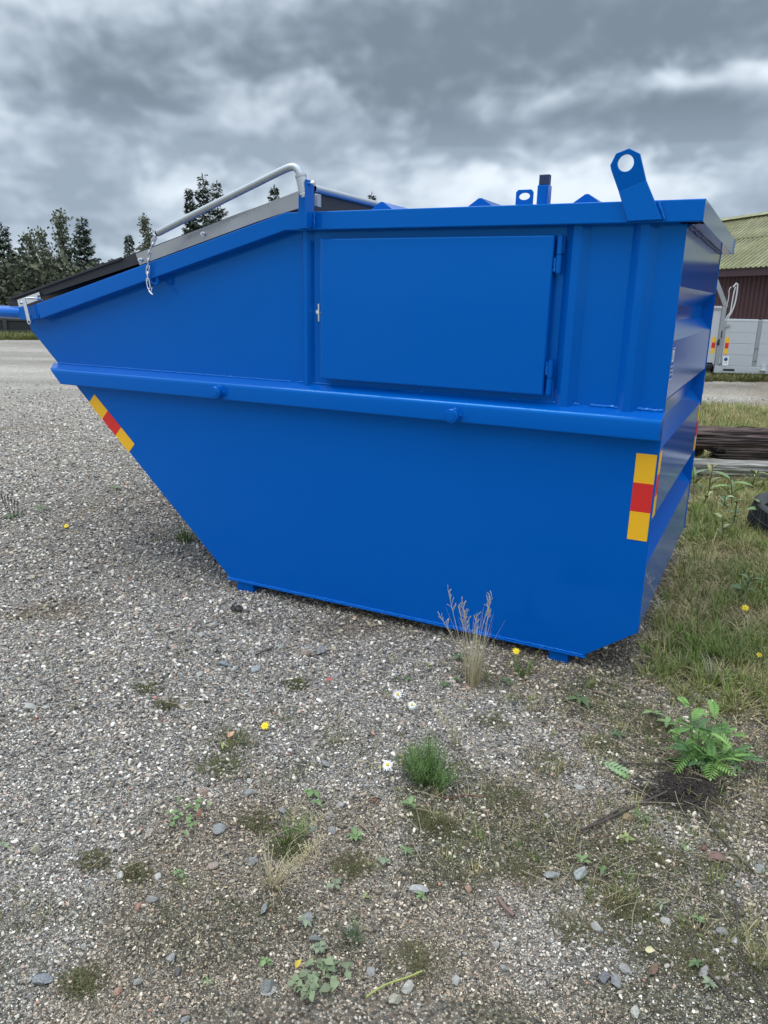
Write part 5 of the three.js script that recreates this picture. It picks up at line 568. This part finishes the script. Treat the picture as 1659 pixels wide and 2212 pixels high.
daisy('white daisy with yellow centre, at the left edge of the feathery plant', 837, 1652, 0.03, 0.0165, 0.55, 0.1, 1, 1, { foot: 20, droop: -0.3 });
daisy('white daisy seen side on, touching the daisy left of the feathery plant', 822, 1661, 0.03, 0.014, 1.5, -1.0, 1, 2, { foot: 12, droop: 0.1 });
daisy('white daisy with drooping petals, right one of the upper pair', 890, 1522, 0.03, 0.0165, 0.6, 0.2, 1, 3, { foot: 26, droop: -0.75 });
daisy('white daisy facing away, left one of the upper pair', 859, 1500, 0.03, 0.0165, 1.0, 0.4, 1, 4, { foot: 14, droop: 0.25 });
daisy('yellow hawkbit flower beside the low grass clump at left', 572, 1574, 0.03, 0.0145, 0.5, 0.3, 0, 5, { yellow: 1, foot: 10 });
daisy('yellow hawkbit flower just below the container floor edge', 1115, 1407, 0.05, 0.015, 0.6, 0.3, 0, 6, { yellow: 1, foot: 40 });
daisy('yellow hawkbit flower in the turf, left one of two', 1610, 1313, 0.08, 0.017, 0.6, 0.0, 0, 7, { yellow: 1, foot: 30 });
daisy('yellow hawkbit flower in the turf at the right photo edge', 1640, 1415, 0.06, 0.012, 0.5, 0.0, 0, 8, { yellow: 1, foot: 30 });
daisy('small yellow flower in the mid gravel near the left weeds', 143, 1136, 0.03, 0.016, 0.7, 0.3, 0, 9, { yellow: 1, foot: 5 });
// tall leafy weeds before the timber and over the tyre
function weed(label, px, py, hpx, n, L, kind, col, seed, lean = 0) {
  const p = gp(px, py), d = p.distanceTo(CAM), H = hpx / FD * d, R = rng(seed), t = thing('weed', V(p.x, hgt(p.x, p.z), p.z), label, 'weed', 'leafy weeds before the old timber'); part('stem', tube([V(0, 0, 0), V(lean * H * 0.3, H * 0.5, 0.01), V(lean * H, H, 0)], 0.004, 10, 6), lm([0.12, 0.13, 0.05]), t, { local: 1 });
  for (let k = 0; k < n; k++) { const f = 0.2 + 0.8 * k / n, m = new THREE.Mesh(LG[kind], lm(col.map(v => Math.round(v * (0.75 + 0.5 * ((k * 3 + seed) % 4) / 3) * 200) / 200))), s = L / FD * d * (0.7 + 0.5 * R()); m.name = 'leaf'; m.scale.set(s, s, s); m.position.set(lean * H * f * f, H * f, 0); m.rotation.set((R() - 0.5) * 0.6, k * 2.4 + R(), 0.3 + 0.8 * R(), 'YZX'); m.castShadow = m.receiveShadow = true; t.add(m); }
}
[['tall lance-leaved weed right beside the container end', 1497, 1080, 60, 8, 34, 2, GL], ['reddish-green lance-leaved weed before the pale beam', 1528, 1085, 68, 9, 36, 2, [0.2, 0.19, 0.07]], ['yellow-green weed low between container end and plank', 1520, 1100, 34, 6, 22, 0, GY], ['pointed green weed standing before the thin plank', 1578, 1105, 62, 7, 38, 2, GL], ['pale oval-leaved weed left of the pointed one', 1560, 1120, 42, 6, 24, 1, [0.17, 0.26, 0.13]], ['yellowish upright weed in front of the forked stick', 1622, 1068, 40, 6, 30, 2, GY], ['weed with wide green leaves leaning over the tyre', 1642, 1160, 66, 7, 34, 0, GL], ['small-leaved weed left of the tyre', 1582, 1150, 56, 8, 20, 0, GD], ['broad green weed in the turf below the tyre', 1606, 1300, 40, 7, 26, 1, GD], ['light green weed at the back edge of the turf', 1560, 1175, 50, 7, 22, 0, [0.2, 0.22, 0.1]]].forEach(([l, x, y, h, n, L, k, c], i) => weed(l, x, y, h, n, L, k, c, 200 + i, ((i % 3) - 1) * 0.15));
// ------------------------------------------------------------------ twigs, litter and the stones that stand out
{
  const R = rng(66), tw = lm([0.045, 0.035, 0.03]), tw2 = lm([0.07, 0.055, 0.045]), P = (x, y, h) => gp(x, y, h);
  const pile = worldThing('twig_pile', P(1475, 1705), 'dark heap of dead twigs and stalks below the tansy bush', 'twig pile'), g = []; for (let i = 0; i < 520; i++) { const a = R() * 6.283, r = Math.pow(R(), 0.62) * (0.75 + 0.45 * Math.sin(a * 3 + 1) * Math.sin(a + 2)) * 1.15, c = P(1472 + Math.cos(a) * r * 105, 1705 + Math.sin(a) * r * 52), an = R() * 6.283, L = 0.02 + 0.06 * R(), h = 0.004 + 0.024 * R() * (1 - r), y = hgt(c.x, c.z) + h; g.push(cyl(V(c.x, y, c.z), V(c.x + Math.cos(an) * L, y + (R() - 0.5) * 0.015, c.z + Math.sin(an) * L), 0.0014, 0.0008, 4)); } part('twigs', g, tw, pile, { kind: 'stuff' });
  const br = (label, pts, r, m = tw2) => { const Q = pts.map(([x, y, h]) => { const p = P(x, y); p.y = hgt(p.x, p.z) + (h || 0.012); return p; }), t = worldThing('dead_stalk', Q[0].clone(), label, 'dead stalk', 'dead stalks lying on the gravel'); part('stem', tube(Q, r, 40, 6), m, t); };
  br('dark stalk running left from the twig heap to the gravel', [[1440, 1715, 0.02], [1375, 1742], [1310, 1772], [1255, 1795]], 0.0042); br('thin dark stalk above the thick one left of the twig heap', [[1350, 1745], [1310, 1765], [1255, 1795]], 0.0024); br('dark stalk pointing down right from the twig heap', [[1500, 1745, 0.02], [1550, 1800], [1600, 1860], [1625, 1885]], 0.0032); br('dark horizontal stalk behind the lone fern leaf', [[1330, 1653], [1390, 1656, 0.02], [1450, 1650]], 0.003); br('long dark stalk in the lower right corner', [[1590, 1965 - 20], [1600, 2060], [1640, 2140], [1690, 2230]], 0.0028); br('dark stalk lying low right of the centre bottom', [[1485, 2010], [1510, 2080], [1570, 2150], [1600, 2200]], 0.0026);
  br('dark stub of wood near the left foot of the container', [[553, 1425], [565, 1420], [590, 1408]], 0.004); br('short brown stick left of the long straw tuft', [[335, 1900 - 190], [360, 1703], [383, 1695]], 0.003, lm([0.2, 0.17, 0.14])); br('grey stick right of the yellowish stone at far left', [[82, 1852], [100, 1843], [125, 1830]], 0.0045, lm([0.17, 0.15, 0.13])); br('pale short stick in the left gravel', [[357, 1562 - 190], [372, 1368], [390, 1362]], 0.006, lm([0.5, 0.46, 0.38])); br('reddish twig right of the white stone', [[1075, 1950], [1090, 1968], [1110, 1985]], 0.0055, lm([0.2, 0.13, 0.11]));
  const ye = lm([0.34, 0.38, 0.10]); br('yellow-green stalk with tiny leaves at the bottom centre', [[790, 2165], [830, 2135], [880, 2118], [912, 2105]], 0.0022, ye);
  // loose straw: long dry stalks lying about
  const A = []; for (let i = 0; i < 900; i++) { const r = 1.75 + 2.0 * R(), ph = YAW + (R() - 0.62) * 0.0 + (R() - 0.5) * 1.05, x = -Math.sin(ph) * r, z = -Math.cos(ph) * r; if (z < -3.05 || R() > 0.8 * sstep(-1.7, -0.4, x) + 0.07) continue; const an = R() * 6.283, L = 0.05 + 0.22 * R() * R(), y = hgt(x, z) + 0.012, a = V(x, y, z), b = V(x + Math.cos(an) * L, y + 0.012 * R(), z + Math.sin(an) * L), m = a.clone().lerp(b, 0.5).add(V((R() - 0.5) * 0.10 * L, 0.004, (R() - 0.5) * 0.10 * L)); A.push(tube([a, m, b], 0.0008 + 0.0004 * R(), 8, 4)); }
  const sm = part('straw', A, lm([0.36, 0.30, 0.2]), null); tag(sm, 'loose dry straws lying over the gravel', 'straw', null, 'stuff');
  // things dropped
  const leaf = (label, px, py, L, col, turn) => { const p = P(px, py), d = p.distanceTo(CAM), t = thing('fallen_leaf', V(p.x, hgt(p.x, p.z) + 0.014, p.z), label, 'leaf', 'fallen leaves on the gravel'), m = new THREE.Mesh(LG[0], lm(col)), s = L / FD * d; m.name = 'blade'; m.scale.set(s, s, s * 1.3); m.rotation.set(0.7, turn, 0.4); m.castShadow = m.receiveShadow = true; t.add(m); };
  leaf('peach coloured fallen leaf standing above the low grass clump', 492, 1600, 18, [0.62, 0.34, 0.2], 0.9); leaf('rust brown fallen leaf at the edge of the plantain mat', 432, 1780 + 0, 18, [0.2, 0.085, 0.06], 2.0); leaf('small red fallen leaf in the gravel right of the yellow flower', 706, 1476, 13, [0.5, 0.09, 0.07], 0.2); leaf('pale yellow curled leaf in the right foreground', 1392, 2040 + 20, 18, [0.62, 0.54, 0.32], 0.3); leaf('yellow leaf at the edge of the bottom rosette', 638, 2105, 18, [0.55, 0.42, 0.04], 1.2);
  { const c = P(512, 1318), t = worldThing('plastic_scrap', V(c.x, hgt(c.x, c.z), c.z), 'crumpled black plastic scrap near the left foot of the container', 'plastic scrap'); const n = 9, w = 0.085, a = []; const pt = (i, j) => { const u = i / n - 0.5, v = j / n - 0.5, s = 1 - 0.5 * Math.abs(u) * Math.abs(v) * 4; return V(c.x + u * w * s, hgt(c.x, c.z) + 0.014 + 0.03 * fbm(u * 5, v * 5, 3, 2) + 0.012 * (0.25 - v * v), c.z + v * w * 0.8 * s); }; for (let i = 0; i < n; i++) for (let j = 0; j < n; j++) for (const v of [pt(i, j), pt(i, j + 1), pt(i + 1, j + 1), pt(i, j), pt(i + 1, j + 1), pt(i + 1, j)]) a.push(v.x, v.y, v.z); part('sheet', triGeo(a), M.black, t); }
  { const c = gp(807, 1735), t = worldThing('rusty_ring', V(c.x, hgt(c.x, c.z), c.z), 'small rusty ring lying in the gravel below the feathery plant', 'ring'), g = new THREE.TorusGeometry(0.0085, 0.0022, 8, 24); g.rotateX(1.35); g.translate(c.x, hgt(c.x, c.z) + 0.011, c.z); part('ring', g, lm([0.2, 0.07, 0.035]), t); }
  const G = 'loose stones that stand out in the gravel';
  const st = (label, px, py, w, c, k, turn, tall = 1, deep = 0.8) => { const p = P(px, py), o = new THREE.Mesh(rockGeos[k], stoneMat(c)); o.name = numbered('loose_stone'); placeStone(o, p.x, p.z, w / FD * p.distanceTo(CAM), k, turn, tall, deep); tag(o, label, 'stone', G); scene.add(o); };
  st('large blue-grey angular slab in the lower left corner', 88, 2117, 54, [0.34, 0.36, 0.37], 3, 0.5, 0.5, 0.7); st('white stone lying right of the centre bottom', 905, 1925, 42, [0.62, 0.60, 0.57], 2, 0.3, 0.9); st('big white quartz stone among sprouts at the right', 1253, 1890, 42, [0.6, 0.61, 0.6], 4, 1.2, 0.9, 0.7); st('pink granite stone in the right foreground', 1545, 1850, 34, [0.36, 0.22, 0.19], 6, 0.2, 0.9, 0.9); st('small red stone beside the pink granite', 1520, 1828, 18, [0.36, 0.15, 0.13], 1, 1.2, 0.9); st('tan rounded stone left of the dark stalks', 1355, 1766 - 0, 26, [0.46, 0.33, 0.2], 7, 0.2, 0.9, 0.9);
  st('pale angular stone below the left foot of the container', 551, 1452, 30, [0.5, 0.54, 0.54], 0, 0.9, 0.9, 0.8); st('flat grey slab in the stone group left of the foot', 483, 1437, 48, [0.36, 0.39, 0.42], 3, 0.1, 0.45, 0.5); st('round white stone topmost in the left gravel field', 62, 1532, 26, [0.66, 0.65, 0.58], 6, 0.4, 1.0, 0.9); st('cream stone at the far left, next to the grey stick', 75, 1838, 24, [0.55, 0.52, 0.38], 7, 0.2, 1.2, 0.9); st('white angular stone in the lower left gravel', 259, 1932 - 40, 26, [0.68, 0.67, 0.6], 1, 2.2, 0.8, 0.8); st('salmon pink stone in the lower left gravel', 298, 1980 - 22, 20, [0.58, 0.30, 0.22], 2, 2.0, 0.9, 0.7); st('pinkish stone left of the bright seedlings', 440, 1718, 26, [0.46, 0.34, 0.28], 4, 0.2, 0.9, 0.9); st('cream oval stone at the bottom centre', 852, 2165, 30, [0.6, 0.57, 0.44], 7, 0.6, 1.1, 0.8); st('dark violet-grey oval stone lower right of centre', 1304, 2118, 30, [0.27, 0.26, 0.28], 6, 1.4, 1.0, 0.75); st('brown stone beside the grey-green seedling at the bottom right', 1411, 2105 - 5, 28, [0.30, 0.19, 0.13], 5, 1.2, 1.0, 0.8); st('grey rounded stone at the bottom left of the plantain', 578, 2140, 36, [0.30, 0.30, 0.30], 7, 1.2, 1.0, 0.9); st('pale pink stone at the bottom edge, left of centre', 398, 2192, 26, [0.5, 0.33, 0.28], 3, 0.7, 1.0, 0.8); st('white block stone at the bottom right', 1370, 2195, 28, [0.64, 0.63, 0.54], 0, 1.4, 1.0, 0.7); st('slate-grey flat stone upper one beside the yellowing seedling', 678, 2010 + 22, 40, [0.30, 0.30, 0.30], 3, 0.5, 0.7, 0.6); st('rust red pebble on the grey gravel, far left', 80, 1554 - 0, 14, [0.42, 0.17, 0.11], 1, 0.5);
}
scene.traverse(o => { if (o.isMesh) { o.castShadow = true; o.receiveShadow = true; } });
renderer.render(scene, camera);
